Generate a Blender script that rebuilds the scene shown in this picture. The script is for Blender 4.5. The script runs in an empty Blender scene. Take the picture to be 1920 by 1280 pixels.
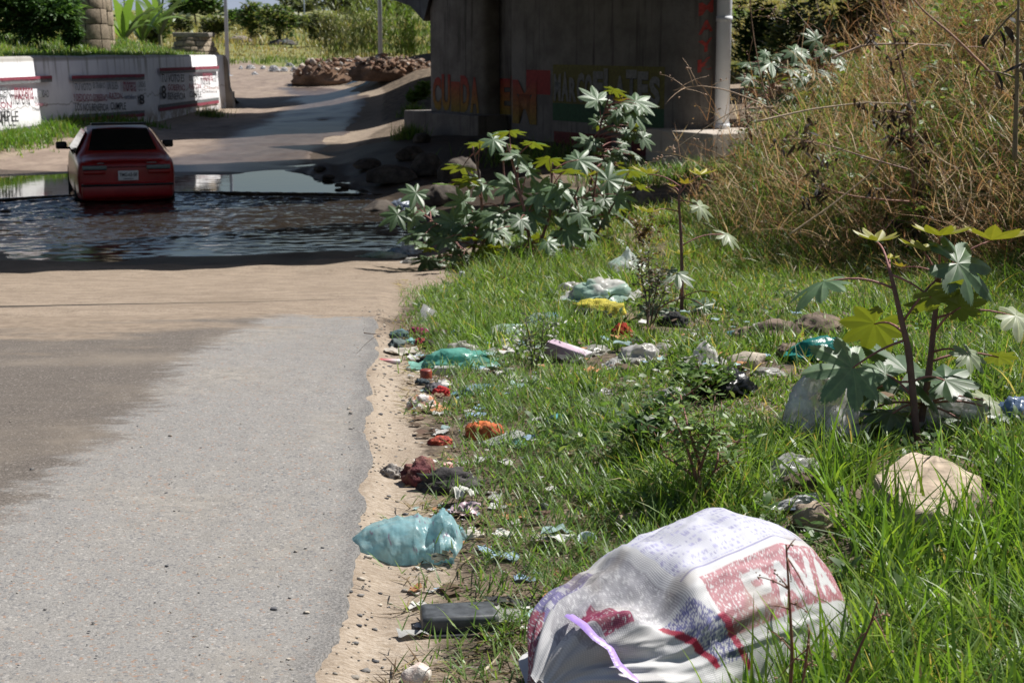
import bpy, bmesh, math, random
import numpy as np
from mathutils import Vector, Matrix
sc = bpy.context.scene
R = math.radians

# ------------------------------------------------------------------ camera, sky, sun, exposure
PITCH = R(10.66); EYE = 1.5; FPX = 3000.0
cam_d = bpy.data.cameras.new("camera"); cam = bpy.data.objects.new("camera", cam_d)
sc.collection.objects.link(cam); sc.camera = cam
cam.location = (0, 0, EYE); cam.rotation_euler = (R(90) - PITCH, 0, 0)
cam_d.sensor_width = 36; cam_d.lens = 36 * FPX / 1920
cam_d.clip_start = 0.05; cam_d.clip_end = 9000
cam_d.dof.use_dof = True; cam_d.dof.focus_distance = 5.4; cam_d.dof.aperture_fstop = 10.0

SUN_AZ = Vector((0.88, 0.47)).normalized(); SUN_EL = R(57)
to_sun = Vector((SUN_AZ.x * math.cos(SUN_EL), SUN_AZ.y * math.cos(SUN_EL), math.sin(SUN_EL)))
w = bpy.data.worlds.new("World"); sc.world = w; w.use_nodes = True
nt = w.node_tree; bg = nt.nodes["Background"]
sky = nt.nodes.new("ShaderNodeTexSky"); sky.sky_type = 'NISHITA'; sky.sun_disc = False
sky.sun_elevation = SUN_EL; sky.sun_rotation = math.atan2(SUN_AZ.x, SUN_AZ.y)
sky.air_density = 1.0; sky.dust_density = 1.2; sky.ozone_density = 1.5
nt.links.new(sky.outputs[0], bg.inputs[0]); bg.inputs[1].default_value = 0.05
sun_d = bpy.data.lights.new("sun", 'SUN'); sun = bpy.data.objects.new("sun", sun_d)
sc.collection.objects.link(sun); sun_d.energy = 5.0; sun_d.angle = R(0.53); sun_d.color = (1.0, 0.965, 0.91)
sun.rotation_euler = to_sun.to_track_quat('Z', 'Y').to_euler(); sun.location = (20, 10, 40)
sc.view_settings.view_transform = 'Standard'; sc.view_settings.look = 'None'
sc.view_settings.exposure = 0.5; sc.view_settings.gamma = 1
sc.cycles.use_denoising = True
sc.cycles.max_bounces = 6; sc.cycles.diffuse_bounces = 3; sc.cycles.glossy_bounces = 3
sc.cycles.transmission_bounces = 4; sc.cycles.transparent_max_bounces = 8
sc.cycles.sample_clamp_indirect = 6.0

# ------------------------------------------------------------------ numeric helpers
rng = np.random.default_rng(7)
def _h(ix, iy, iz, s):
    n = (ix.astype(np.int64) * 374761393 + iy.astype(np.int64) * 668265263 + iz.astype(np.int64) * 2147483647 + s * 974711) & 0x7fffffff
    n = ((n ^ (n >> 13)) * 1274126177) & 0x7fffffff
    n = ((n ^ (n >> 15)) * 1103515245 + 12345) & 0x7fffffff
    return (n & 0xffffff) / float(0xffffff)
def vnoise(x, y, z=None, s=0):
    x = np.asarray(x, float); y = np.asarray(y, float); z = np.zeros_like(x) if z is None else np.asarray(z, float)
    xi, yi, zi = np.floor(x), np.floor(y), np.floor(z)
    f = lambda t: t * t * (3 - 2 * t)
    u, v, ww = f(x - xi), f(y - yi), f(z - zi); out = 0
    for dx in (0, 1):
        for dy in (0, 1):
            for dz in (0, 1):
                out = out + _h(xi + dx, yi + dy, zi + dz, s) * (u if dx else 1 - u) * (v if dy else 1 - v) * (ww if dz else 1 - ww)
    return out
def fbm(x, y, z=None, oct=4, s=0):
    a, t, o = 1.0, 0, 0
    for k in range(oct):
        o = o + a * vnoise(x * 2 ** k, y * 2 ** k, None if z is None else z * 2 ** k, s + k * 17); t += a; a *= .5
    return o / t
def ridged(x, y, z, oct=3, s=0):
    a, t, o = 1.0, 0, 0
    for k in range(oct):
        o = o + a * (1 - np.abs(2 * vnoise(x * 2 ** k, y * 2 ** k, z * 2 ** k, s + k * 13) - 1)); t += a; a *= .55
    return o / t
def sstep(a, b, x):
    t = np.clip((x - a) / (b - a), 0, 1); return t * t * (3 - 2 * t)
def lerp(a, b, t): return a + (b - a) * t

# ------------------------------------------------------------------ terrain
_Y = [-30, 0, 3, 6, 8, 10, 12, 14, 16, 18, 20, 22, 26, 30, 32, 34, 40, 55, 70, 90, 110, 130, 150, 200, 320, 700]
_Z = [0, 0, 0, -.02, -.1, -.24, -.42, -.62, -.83, -1.02, -1.18, -1.30, -1.40, -1.33, -1.25, -1.17, -1.1, -1.0, -.88, -.5, 0.0, .75, 1.5, 3.4, 7.0, 14]
_Yd = np.linspace(-30, 700, 7301)
_Zd = np.interp(_Yd, _Y, _Z); _k = np.hanning(21); _k /= _k.sum(); _Zd = np.convolve(np.pad(_Zd, 10, 'edge'), _k, 'valid')
WATER = -1.2
_EY = [-30, 3.0, 3.6, 4.1, 4.55, 4.9, 5.5, 6.1, 6.9, 7.6, 8.6, 10, 30]
_EX = [-.47, -.47, -.455, -.455, -.46, -.50, -.52, -.57, -.63, -.68, -.75, -.86, -2.4]
def edge_x(y): return np.interp(np.asarray(y, float), _EY, _EX)
def shore_x(y): return np.interp(y, [14, 17, 20, 22.5, 27.5, 31, 33, 36, 46, 58, 70, 85, 110], [-.7, -1.0, -1.3, -1.75, -2.85, -3.4, -4.0, -4.2, -4.3, -4.7, -6.4, -10, -17])
def H(x, y):
    x = np.asarray(x, float); y = np.asarray(y, float)
    z = np.interp(y, _Yd, _Zd)
    u = x - edge_x(y)
    near = 1 - sstep(10, 15, y)
    # verge: little drop beside the asphalt, then rising
    z = z + near * (-.03 * sstep(0, .12, u) + .09 * sstep(.35, 1.6, u) + .05 * sstep(1.5, 3, u))
    d = x - shore_x(y)
    far = sstep(13, 19, y) * (1 - sstep(75, 100, y))
    z = z + far * (.32 * sstep(-.25, 1.6, d) + .12 * sstep(1.2, 4, d))
    # right-hand bank under the dry weeds
    toe = np.interp(y, [0, 6, 10.5, 12.5, 14, 16, 22, 30, 40, 60], [6.6, 5.2, 4.0, 3.4, 2.5, 2.0, 2.6, 5.2, 8.5, 12])
    z = z + 2.9 * sstep(0, 5.0, x - toe) * sstep(2, 9, y)
    # mound of dumped soil right of the far road
    z = z + 1.5 * np.exp(-(((x + 3.2) / 3.2) ** 2 + ((y - 66) / 9) ** 2)) + 1.0 * np.exp(-(((x + 7.2) / 3.5) ** 2 + ((y - 86) / 5) ** 2))
    # low bank along the foot of the painted wall
    wx = wall_x(y)
    z = z + .30 * np.exp(-((x - wx - .5) / 1.1) ** 2) * (y > 25) * (1 - sstep(43, 48, y)) + .12 * np.exp(-((x - wx - .2) / .7) ** 2) * (y > 40) * (1 - sstep(56, 60, y))
    z = z + (fbm(x * .5, y * .5, oct=3, s=3) - .5) * (.05 + .10 * sstep(14, 30, y)) + (fbm(x * 3, y * 3, oct=3, s=9) - .5) * .045 * sstep(.1, .6, u)
    z = z + (fbm(x * .55 + 3, y * .8, oct=4, s=23) - .5) * .20 * sstep(14.5, 17, y) * (1 - sstep(21, 23, y)) * sstep(.5, -.5, d)
    # ragged little islands along the right shore
    z = z + (fbm(x * 1.6, y * 1.1, oct=3, s=21) - .5) * .5 * np.exp(-((d) / .55) ** 2) * sstep(19, 22, y) * (1 - sstep(33, 36, y))
    return z
WALL_P = [(-13.4, 26.0), (-12.1, 37.7), (-11.05, 47.5), (-10.38, 58.5)]
def wall_x(y):
    return np.interp(y, [p[1] for p in WALL_P], [p[0] for p in WALL_P])

def ray(px, py):
    a, b = (px - 960) / FPX, -(py - 640) / FPX
    return np.array([a, math.cos(PITCH) + b * math.sin(PITCH), -math.sin(PITCH) + b * math.cos(PITCH)])
def at_y(px, py, Y):
    d = ray(px, py); t = Y / d[1]; return np.array([0, 0, EYE]) + d * t
def ground(px, py, ymax=150):
    d = ray(px, py); ts = np.geomspace(2.0, ymax, 1500)
    P = d[None] * ts[:, None]; P[:, 2] += EYE
    f = P[:, 2] - H(P[:, 0], P[:, 1]); i = int(np.argmax(f < 0)) if (f < 0).any() else len(ts) - 1
    if i == 0: i = 1
    t = ts[i - 1] + (ts[i] - ts[i - 1]) * (f[i - 1] / (f[i - 1] - f[i] + 1e-9)) if f[i] < 0 else ts[i]
    p = d * t; p[2] += EYE; p[2] = float(H(p[0], p[1])); return p
def plane_z(px, py, z):
    d = ray(px, py); t = (z - EYE) / d[2]; p = d * t; p[2] += EYE; return p
def depth(p): return (p[1]) * math.cos(PITCH) - (p[2] - EYE) * math.sin(PITCH)
def mpp(p): return depth(p) / FPX          # metres per photo pixel at a point
def project(P):
    P = np.asarray(P, float); x, y, z = P[..., 0], P[..., 1], P[..., 2] - EYE
    f = y * math.cos(PITCH) - z * math.sin(PITCH); u = y * math.sin(PITCH) + z * math.cos(PITCH)
    return 960 + FPX * x / f, 640 - FPX * u / f

# ------------------------------------------------------------------ mesh helpers
def np_mesh(name, V, F, mat=None, parent=None, col=None, smooth=True, attrs=None, uv=None):
    V = np.ascontiguousarray(V, dtype=np.float32).reshape(-1, 3)
    F = [np.ascontiguousarray(f, dtype=np.int32) for f in (F if isinstance(F, (list, tuple)) else [F]) if len(f)]
    me = bpy.data.meshes.new(name)
    me.vertices.add(len(V)); me.vertices.foreach_set("co", V.ravel())
    idx = np.concatenate([f.ravel() for f in F]); tot = np.concatenate([np.full(len(f), f.shape[1], np.int32) for f in F])
    st = np.concatenate([[0], np.cumsum(tot)[:-1]]).astype(np.int32)
    me.loops.add(len(idx)); me.loops.foreach_set("vertex_index", idx)
    me.polygons.add(len(tot)); me.polygons.foreach_set("loop_start", st)
    if smooth: me.polygons.foreach_set("use_smooth", np.ones(len(tot), bool))
    me.update(calc_edges=True)
    if col is not None:
        c = np.ones((len(V), 4), np.float32); c[:, :3] = np.asarray(col, np.float32).reshape(-1, 3) if np.ndim(col) > 1 else np.asarray(col, np.float32)
        a = me.color_attributes.new("Col", 'FLOAT_COLOR', 'POINT'); a.data.foreach_set("color", c.ravel())
    for k, v in (attrs or {}).items():
        a = me.attributes.new(k, 'FLOAT', 'POINT'); a.data.foreach_set("value", np.asarray(v, np.float32).ravel())
    if uv is not None:
        l = me.uv_layers.new(name="UVMap"); l.data.foreach_set("uv", np.asarray(uv, np.float32)[idx].ravel())
    if mat: me.materials.append(mat)
    o = bpy.data.objects.new(name, me); sc.collection.objects.link(o)
    if parent: o.parent = parent
    return o

class MB:
    def __init__(s): s.V = []; s.Q = []; s.T = []; s.C = []; s.n = 0
    def add(s, V, Q=None, T=None, col=(1, 1, 1)):
        V = np.asarray(V, float).reshape(-1, 3)
        if Q is not None and len(Q): s.Q.append(np.asarray(Q, np.int64) + s.n)
        if T is not None and len(T): s.T.append(np.asarray(T, np.int64) + s.n)
        c = np.asarray(col, float); s.C.append(np.tile(c, (len(V), 1)) if c.ndim == 1 else c.reshape(-1, 3))
        s.V.append(V); s.n += len(V); return s
    def box(s, c, size, M=None, col=(1, 1, 1), bevel=0.0, jit=0.0):
        x, y, z = [v / 2 for v in size]
        if bevel <= 0:
            V = np.array([[a * x, b * y, d * z] for d in (-1, 1) for b in (-1, 1) for a in (-1, 1)])
            Q = [[0, 2, 3, 1], [4, 5, 7, 6], [0, 1, 5, 4], [2, 6, 7, 3], [0, 4, 6, 2], [1, 3, 7, 5]]
        else:
            bm = bmesh.new(); bmesh.ops.create_cube(bm, size=1.0)
            for v in bm.verts: v.co = Vector((v.co.x * 2 * x, v.co.y * 2 * y, v.co.z * 2 * z))
            bmesh.ops.bevel(bm, geom=bm.edges[:], offset=bevel, segments=2, affect='EDGES', profile=.6)
            bmesh.ops.triangulate(bm, faces=bm.faces[:])
            bm.verts.index_update(); V = np.array([v.co[:] for v in bm.verts]); T_ = [[v.index for v in f.verts] for f in bm.faces]; bm.free()
            if jit: V = V + (rng.random(V.shape) - .5) * jit
            if M is not None: V = V @ np.asarray(M)[:3, :3].T
            return s.add(V + np.asarray(c), T=T_, col=col)
        if M is not None: V = V @ np.asarray(M)[:3, :3].T
        return s.add(V + np.asarray(c), Q, col=col)
    def tube(s, P, rad, n=8, col=(1, 1, 1), cap=True):
        P = np.asarray(P, float); m = len(P); rad = np.full(m, rad) if np.ndim(rad) == 0 else np.asarray(rad, float)
        T = np.gradient(P, axis=0); T /= np.linalg.norm(T, axis=1)[:, None] + 1e-12
        ref = np.array([0, 0, 1.]) if abs(T[:, 2]).mean() < .9 else np.array([1., 0, 0])
        A = np.cross(T, ref); A /= np.linalg.norm(A, axis=1)[:, None] + 1e-12; B = np.cross(T, A)
        th = np.arange(n) / n * 2 * np.pi
        V = P[:, None] + rad[:, None, None] * (np.cos(th)[None, :, None] * A[:, None] + np.sin(th)[None, :, None] * B[:, None])
        i = np.arange(m - 1)[:, None] * n; j = np.arange(n)[None]; k = (j + 1) % n
        Q = np.stack([i + j, i + k, i + n + k, i + n + j], -1).reshape(-1, 4); V = V.reshape(-1, 3); Tt = []
        if cap:
            V = np.vstack([V, P[0], P[-1]])
            for q in range(n): Tt += [[m * n, (q + 1) % n, q], [m * n + 1, (m - 1) * n + q, (m - 1) * n + (q + 1) % n]]
        c = np.asarray(col, float)
        if c.ndim == 2: c = np.vstack([np.repeat(c, n, 0)] + ([c[:1], c[-1:]] if cap else []))
        return s.add(V, Q, Tt, col=c)
    def grid(s, P, col=(1, 1, 1), closed=False):
        P = np.asarray(P, float); a, b = P.shape[:2]
        i = np.arange(a - 1)[:, None] * b; j = np.arange(b if closed else b - 1)[None]; k = (j + 1) % b
        return s.add(P.reshape(-1, 3), np.stack([i + j, i + k, i + b + k, i + b + j], -1).reshape(-1, 4), col=np.asarray(col).reshape(-1, 3) if np.ndim(col) > 1 else col)
    def build(s, name, mat, parent=None, smooth=False, flip=False):
        F = []
        if s.Q: F.append(np.vstack(s.Q))
        if s.T: F.append(np.vstack(s.T))
        return np_mesh(name, np.vstack(s.V), F, mat, parent, np.vstack(s.C), smooth)

def tag(o, label=None, cat=None, group=None, kind=None):
    if label: o['label'] = label
    if cat: o['category'] = cat
    if group: o['group'] = group
    if kind: o['kind'] = kind
    return o
def empty(name, loc, label, cat, group=None, rz=0.0):
    o = bpy.data.objects.new(name, None); sc.collection.objects.link(o); o.location = loc; o.rotation_euler = (0, 0, rz); o.empty_display_size = .2
    return tag(o, label, cat, group)
def to_local(o, P):
    """world points -> the space of a top-level Empty"""
    M = np.array((Matrix.Translation(o.location) @ o.rotation_euler.to_matrix().to_4x4()).inverted())
    P = np.asarray(P, float); return P @ M[:3, :3].T + M[:3, 3]

# ------------------------------------------------------------------ materials
class NT:
    def __init__(s, name):
        s.m = bpy.data.materials.new(name); s.m.use_nodes = True; s.t = s.m.node_tree
        s.b = s.t.nodes["Principled BSDF"]; s.out = s.t.nodes["Material Output"]; s._pos = None
    def n(s, typ, **kw):
        q = s.t.nodes.new(typ)
        for k, v in kw.items(): setattr(q, k, v)
        return q
    def l(s, a, b): s.t.links.new(a, b)
    def put(s, sock, v):
        if hasattr(v, 'is_output') or isinstance(v, bpy.types.NodeSocket): s.l(v, sock)
        elif v is not None:
            if sock.type == 'RGBA' and len(v) == 3: v = (*v, 1)
            sock.default_value = v
    def pos(s):
        if s._pos is None: s._pos = s.n("ShaderNodeNewGeometry")
        return s._pos.outputs["Position"]
    def obj(s): return s.n("ShaderNodeTexCoord").outputs["Object"]
    def attr(s, name, out="Fac"): return s.n("ShaderNodeAttribute", attribute_name=name).outputs[out]
    def scale(s, v, sc3):
        q = s.n("ShaderNodeVectorMath", operation='MULTIPLY'); s.l(v, q.inputs[0]); q.inputs[1].default_value = sc3; return q.outputs[0]
    def noise(s, scale, detail=4, rough=.55, vec=None, out="Fac"):
        q = s.n("ShaderNodeTexNoise"); q.inputs["Scale"].default_value = scale; q.inputs["Detail"].default_value = detail; q.inputs["Roughness"].default_value = rough
        s.l(vec if vec is not None else s.pos(), q.inputs["Vector"]); return q.outputs[out]
    def voro(s, scale, vec=None, feature='F1', out="Distance"):
        q = s.n("ShaderNodeTexVoronoi", feature=feature); q.inputs["Scale"].default_value = scale
        s.l(vec if vec is not None else s.pos(), q.inputs["Vector"]); return q.outputs[out]
    def math(s, op, a, b=None, c=None, clamp=False):
        q = s.n("ShaderNodeMath", operation=op, use_clamp=clamp)
        for i, v in enumerate((a, b, c)):
            if v is not None: s.put(q.inputs[i], v)
        return q.outputs[0]
    def ramp(s, f, lo, hi, smooth=True):
        q = s.n("ShaderNodeMapRange", interpolation_type='SMOOTHSTEP' if smooth else 'LINEAR'); s.put(q.inputs[0], f)
        q.inputs[1].default_value = lo; q.inputs[2].default_value = hi; return q.outputs[0]
    def mix(s, f, a, b, mode='MIX'):
        q = s.n("ShaderNodeMix", data_type='RGBA', blend_type=mode); s.put(q.inputs[0], f); s.put(q.inputs[6], a); s.put(q.inputs[7], b); return q.outputs[2]
    def bump(s, h, strength=.4, dist=.01, normal=None):
        q = s.n("ShaderNodeBump"); q.inputs["Strength"].default_value = strength; q.inputs["Distance"].default_value = dist; s.l(h, q.inputs["Height"])
        if normal is not None: s.l(normal, q.inputs["Normal"])
        return q.outputs[0]
    def set(s, base=None, rough=None, normal=None, **kw):
        s.put(s.b.inputs["Base Color"], base); s.put(s.b.inputs["Roughness"], rough)
        if normal is not None: s.l(normal, s.b.inputs["Normal"])
        for k, v in kw.items(): s.put(s.b.inputs[k.replace('_', ' ')], v)
        return s.m

def leafy(name, rough=.5, transl=.4, spec=.4, tboost=(1.5, 1.55, .7), back=None):
    """foliage: attribute colour, light passing through"""
    q = NT(name); c = q.attr("Col", "Color")
    c = q.mix(q.ramp(q.noise(35, 2), .2, .8), q.mix(1.0, c, (.78, .78, .78), 'MULTIPLY'), q.mix(1.0, c, (1.2, 1.2, 1.15), 'MULTIPLY'))
    if back is not None:
        g = q.n("ShaderNodeNewGeometry").outputs["Backfacing"]; c = q.mix(g, c, q.mix(.8, c, back))
    q.set(c, rough, Specular_IOR_Level=spec)
    tr = q.n("ShaderNodeBsdfTranslucent"); q.l(q.mix(1.0, c, tboost, 'MULTIPLY'), tr.inputs[0])
    mx = q.n("ShaderNodeMixShader"); mx.inputs[0].default_value = transl
    q.l(q.b.outputs[0], mx.inputs[1]); q.l(tr.outputs[0], mx.inputs[2]); q.l(mx.outputs[0], q.out.inputs[0]); return q.m

def plain(name, col, rough=.6, nscale=8, var=.25, bump=.0, bscale=40, metal=0.0, spec=.5):
    """one-colour surface with wear: used for painted metal, concrete blocks and the like"""
    q = NT(name); o = q.obj(); f = q.noise(nscale, 5, .6, o)
    c = q.mix(q.ramp(f, .25, .75), [v * (1 - var) for v in col], [min(1, v * (1 + var)) for v in col])
    nrm = q.bump(q.noise(bscale, 5, .6, o), bump, .01) if bump else None
    return q.set(c, rough, nrm, Metallic=metal, Specular_IOR_Level=spec)
def vcol(name, rough=.7, bump=0., bscale=60, spec=.4, var=.2, transl=0.0):
    q = NT(name); o = q.obj(); c = q.attr("Col", "Color")
    c = q.mix(q.ramp(q.noise(14, 5, .6, o), .25, .75), q.mix(1., c, (1 - var,) * 3, 'MULTIPLY'), q.mix(1., c, (1 + var,) * 3, 'MULTIPLY'))
    q.set(c, rough, q.bump(q.noise(bscale, 4, .6, o), bump, .01) if bump else None, Specular_IOR_Level=spec)
    if transl:
        tr = q.n("ShaderNodeBsdfTranslucent"); q.l(c, tr.inputs[0]); mx = q.n("ShaderNodeMixShader"); mx.inputs[0].default_value = transl
        q.l(q.b.outputs[0], mx.inputs[1]); q.l(tr.outputs[0], mx.inputs[2]); q.l(mx.outputs[0], q.out.inputs[0])
    return q.m

def m_ground():
    q = NT("ground"); p = q.pos()
    big = q.noise(.7, 5, .6); mid = q.noise(5, 6, .65); fine = q.noise(55, 5, .7)
    sand = q.mix(q.ramp(mid, .3, .7), (.165, .125, .092), (.29, .228, .170))
    sand = q.mix(q.ramp(fine, .42, .7), sand, (.36, .30, .24)); sand = q.mix(q.math('MULTIPLY', q.ramp(big, .5, .72), .5), sand, (.15, .115, .085))
    strip = q.mix(q.ramp(q.noise(70, 4, .7, q.scale(p, (.45, 1.6, 1))), .36, .66), (.27, .212, .155), (.43, .365, .295))
    c = q.mix(q.attr("pale"), sand, strip)
    dust = q.ramp(q.noise(1.6, 6, .7), .45, .7); c = q.mix(q.math('MULTIPLY', dust, .55), c, (.23, .18, .135))
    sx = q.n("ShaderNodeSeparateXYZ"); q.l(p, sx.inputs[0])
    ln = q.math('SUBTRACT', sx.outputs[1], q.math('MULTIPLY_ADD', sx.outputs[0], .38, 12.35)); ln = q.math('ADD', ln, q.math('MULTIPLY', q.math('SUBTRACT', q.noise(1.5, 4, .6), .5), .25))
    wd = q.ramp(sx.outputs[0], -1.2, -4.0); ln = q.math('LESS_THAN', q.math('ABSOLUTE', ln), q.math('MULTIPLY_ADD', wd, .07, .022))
    c = q.mix(q.math('MULTIPLY', ln, q.math('MULTIPLY', q.ramp(sx.outputs[0], -4.3, -4.0), q.ramp(sx.outputs[0], -.9, -1.3))), c, (.05, .042, .036))  # dark line painted across the sand as an overhead wire's shadow
    soil = q.mix(q.ramp(mid, .3, .7), (.060, .046, .034), (.19, .145, .105))
    soil = q.mix(q.ramp(fine, .5, .75), soil, (.25, .2, .15))
    g = q.ramp(q.math('ADD', q.attr("grassy"), q.math('MULTIPLY', q.math('SUBTRACT', q.noise(9, 5, .7), .5), .9)), .35, .6)
    c = q.mix(g, c, soil)
    turf = q.mix(q.ramp(q.noise(.9, 5, .7), .3, .7), (.10, .14, .04), (.25, .22, .09))
    c = q.mix(q.ramp(q.math('ADD', q.attr("turf"), q.math('MULTIPLY', q.math('SUBTRACT', q.noise(2, 4, .7), .5), .5)), .4, .6), c, turf)
    wet = q.ramp(q.math('ADD', q.attr("wet"), q.math('MULTIPLY', q.math('SUBTRACT', big, .5), .5)), .3, .7)  # wet also carries the mud and painted shade of the right shore
    c = q.mix(wet, c, q.mix(1., c, (.30, .28, .27), 'MULTIPLY'))
    peb = q.ramp(q.voro(60), .1, .4); h = q.math('ADD', q.math('MULTIPLY', fine, .6), q.math('MULTIPLY', peb, -.10)); h = q.math('ADD', h, q.math('MULTIPLY', mid, .8))
    rough = q.math('SUBTRACT', .95, q.math('MULTIPLY', wet, .45))
    return q.set(c, rough, q.bump(h, .7, .02), Specular_IOR_Level=.25)

def m_road():
    q = NT("asphalt"); p = q.pos(); sx = q.n("ShaderNodeSeparateXYZ"); q.l(p, sx.inputs[0]); X, Y = sx.outputs[0], sx.outputs[1]
    fine = q.noise(140, 3, .7); mid = q.noise(12, 6, .7); big = q.noise(1.1, 5, .6)
    cell = q.voro(125, out="Color"); cv = q.n("ShaderNodeSeparateColor"); q.l(cell, cv.inputs[0])
    light = q.mix(q.ramp(fine, .3, .7), (.175, .168, .158), (.275, .263, .248))
    light = q.mix(q.ramp(big, .4, .75), light, q.mix(q.ramp(mid, .35, .65), (.20, .185, .163), (.295, .27, .237)))
    light = q.mix(q.math('MULTIPLY', q.ramp(cv.outputs[0], .84, .95), .75), light, (.13, .13, .135))
    light = q.mix(q.math('MULTIPLY', q.ramp(cv.outputs[1], .92, .98), .6), light, (.38, .36, .335))
    light = q.mix(q.ramp(cv.outputs[2], .95, .98), light, (.26, .175, .13))
    dark = q.mix(q.ramp(fine, .3, .7), (.070, .060, .052), (.165, .142, .122))
    dark = q.mix(q.math('MULTIPLY', q.ramp(cv.outputs[1], .9, .97), .5), dark, (.30, .27, .245))
    dark = q.mix(q.ramp(big, .45, .8), dark, (.22, .185, .148))
    zig = q.noise(5.0, 7, .75, q.scale(p, (.75, 1.7, 1)))
    f = q.ramp(q.math('ADD', X, q.math('ADD', q.math('MULTIPLY', q.math('SUBTRACT', zig, .5), .75), q.math('MULTIPLY', q.math('SUBTRACT', q.noise(.7, 4, .6), .5), .5))), -1.52, -1.70)
    f = q.math('MULTIPLY', f, q.ramp(Y, 3.9, 5.2))
    c = q.mix(f, light, dark); c = q.mix(q.math('MULTIPLY', q.ramp(q.noise(.55, 5, .6, q.scale(p, (2.2, .5, 1))), .45, .75), .35), c, q.mix(1., c, (.72, .70, .68), 'MULTIPLY'))
    # strip of darker crumbling tar along the right edge
    u = q.attr('edge')
    e = q.ramp(q.math('ADD', u, q.math('MULTIPLY', q.math('SUBTRACT', mid, .5), .16)), -.10, .02)
    c = q.mix(e, c, q.mix(q.ramp(fine, .35, .65), (.08, .077, .075), (.22, .21, .2)))
    # blown sand over the far end
    s = q.ramp(q.math('ADD', q.math('SUBTRACT', Y, q.math('MULTIPLY', q.ramp(X, -2.3, -1.2), 1.25)), q.math('MULTIPLY', q.math('SUBTRACT', q.noise(1.5, 7, .7, q.scale(p, (.45, 1.6, 1))), .5), 5.0)), 8.3, 9.5)
    c = q.mix(s, c, q.mix(q.ramp(mid, .3, .7), (.175, .135, .10), (.28, .222, .168)))
    h = q.math('ADD', q.math('MULTIPLY', fine, .5), q.math('MULTIPLY', q.ramp(q.voro(125), 0, .5), -.2)); h = q.math('ADD', h, q.math('MULTIPLY', mid, .4))
    return q.set(c, .88, q.bump(h, .6, .008), Specular_IOR_Level=.3)

def m_farroad():
    q = NT("wet_road"); p = q.pos()
    mid = q.noise(2.2, 6, .65, q.scale(p, (1, .4, 1))); fine = q.noise(40, 4, .7); big = q.noise(.35, 4, .6)
    c = q.mix(q.ramp(mid, .3, .7), (.15, .108, .083), (.265, .203, .158)); c = q.mix(q.ramp(fine, .5, .8), c, (.31, .24, .19))
    w_ = q.ramp(q.math('ADD', q.attr("wet"), q.math('MULTIPLY', q.math('SUBTRACT', q.noise(.7, 5, .6, q.scale(p, (1, .35, 1))), .5), 1.1)), .25, .75)
    c = q.mix(w_, c, q.mix(1., c, (.48, .47, .5), 'MULTIPLY'))
    r = q.math('SUBTRACT', .85, q.math('MULTIPLY', w_, .52))
    return q.set(c, r, q.bump(q.math('ADD', mid, q.math('MULTIPLY', fine, .3)), .35, .02), Specular_IOR_Level=.5)

def m_water():
    q = NT("muddy_water"); p = q.pos()
    calm = q.attr("calm")
    h = q.math('ADD', q.noise(7, 4, .6, q.scale(p, (1, 1.5, 1))), q.math('MULTIPLY', q.noise(26, 3, .6), .35))
    b = q.n("ShaderNodeBump"); b.inputs["Distance"].default_value = .02; q.l(h, b.inputs["Height"])
    q.l(q.math('MULTIPLY_ADD', q.math('SUBTRACT', 1.0, calm), .26, .006), b.inputs["Strength"])
    return q.set(q.mix(q.noise(1.2, 4), (.016, .0125, .0095), (.034, .026, .019)), .03, b.outputs[0], IOR=1.33, Specular_IOR_Level=.5)

def m_concrete(name, a, b, streak=.5, bump=.4, scale=1.0):
    q = NT(name); o = q.obj()
    c = q.mix(q.ramp(q.noise(1.3 * scale, 6, .65, o), .3, .7), a, b)
    st = q.ramp(q.noise(4 * scale, 5, .6, q.scale(o, (1.6, 1.6, .09))), .52, .72)
    c = q.mix(q.math('MULTIPLY', st, streak), c, [v * .35 for v in a])
    c = q.mix(q.ramp(q.noise(22 * scale, 4, .7, o), .55, .8), c, [v * .7 for v in a])
    return q.set(c, .85, q.bump(q.noise(30 * scale, 5, .65, o), bump, .01), Specular_IOR_Level=.3)
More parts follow.
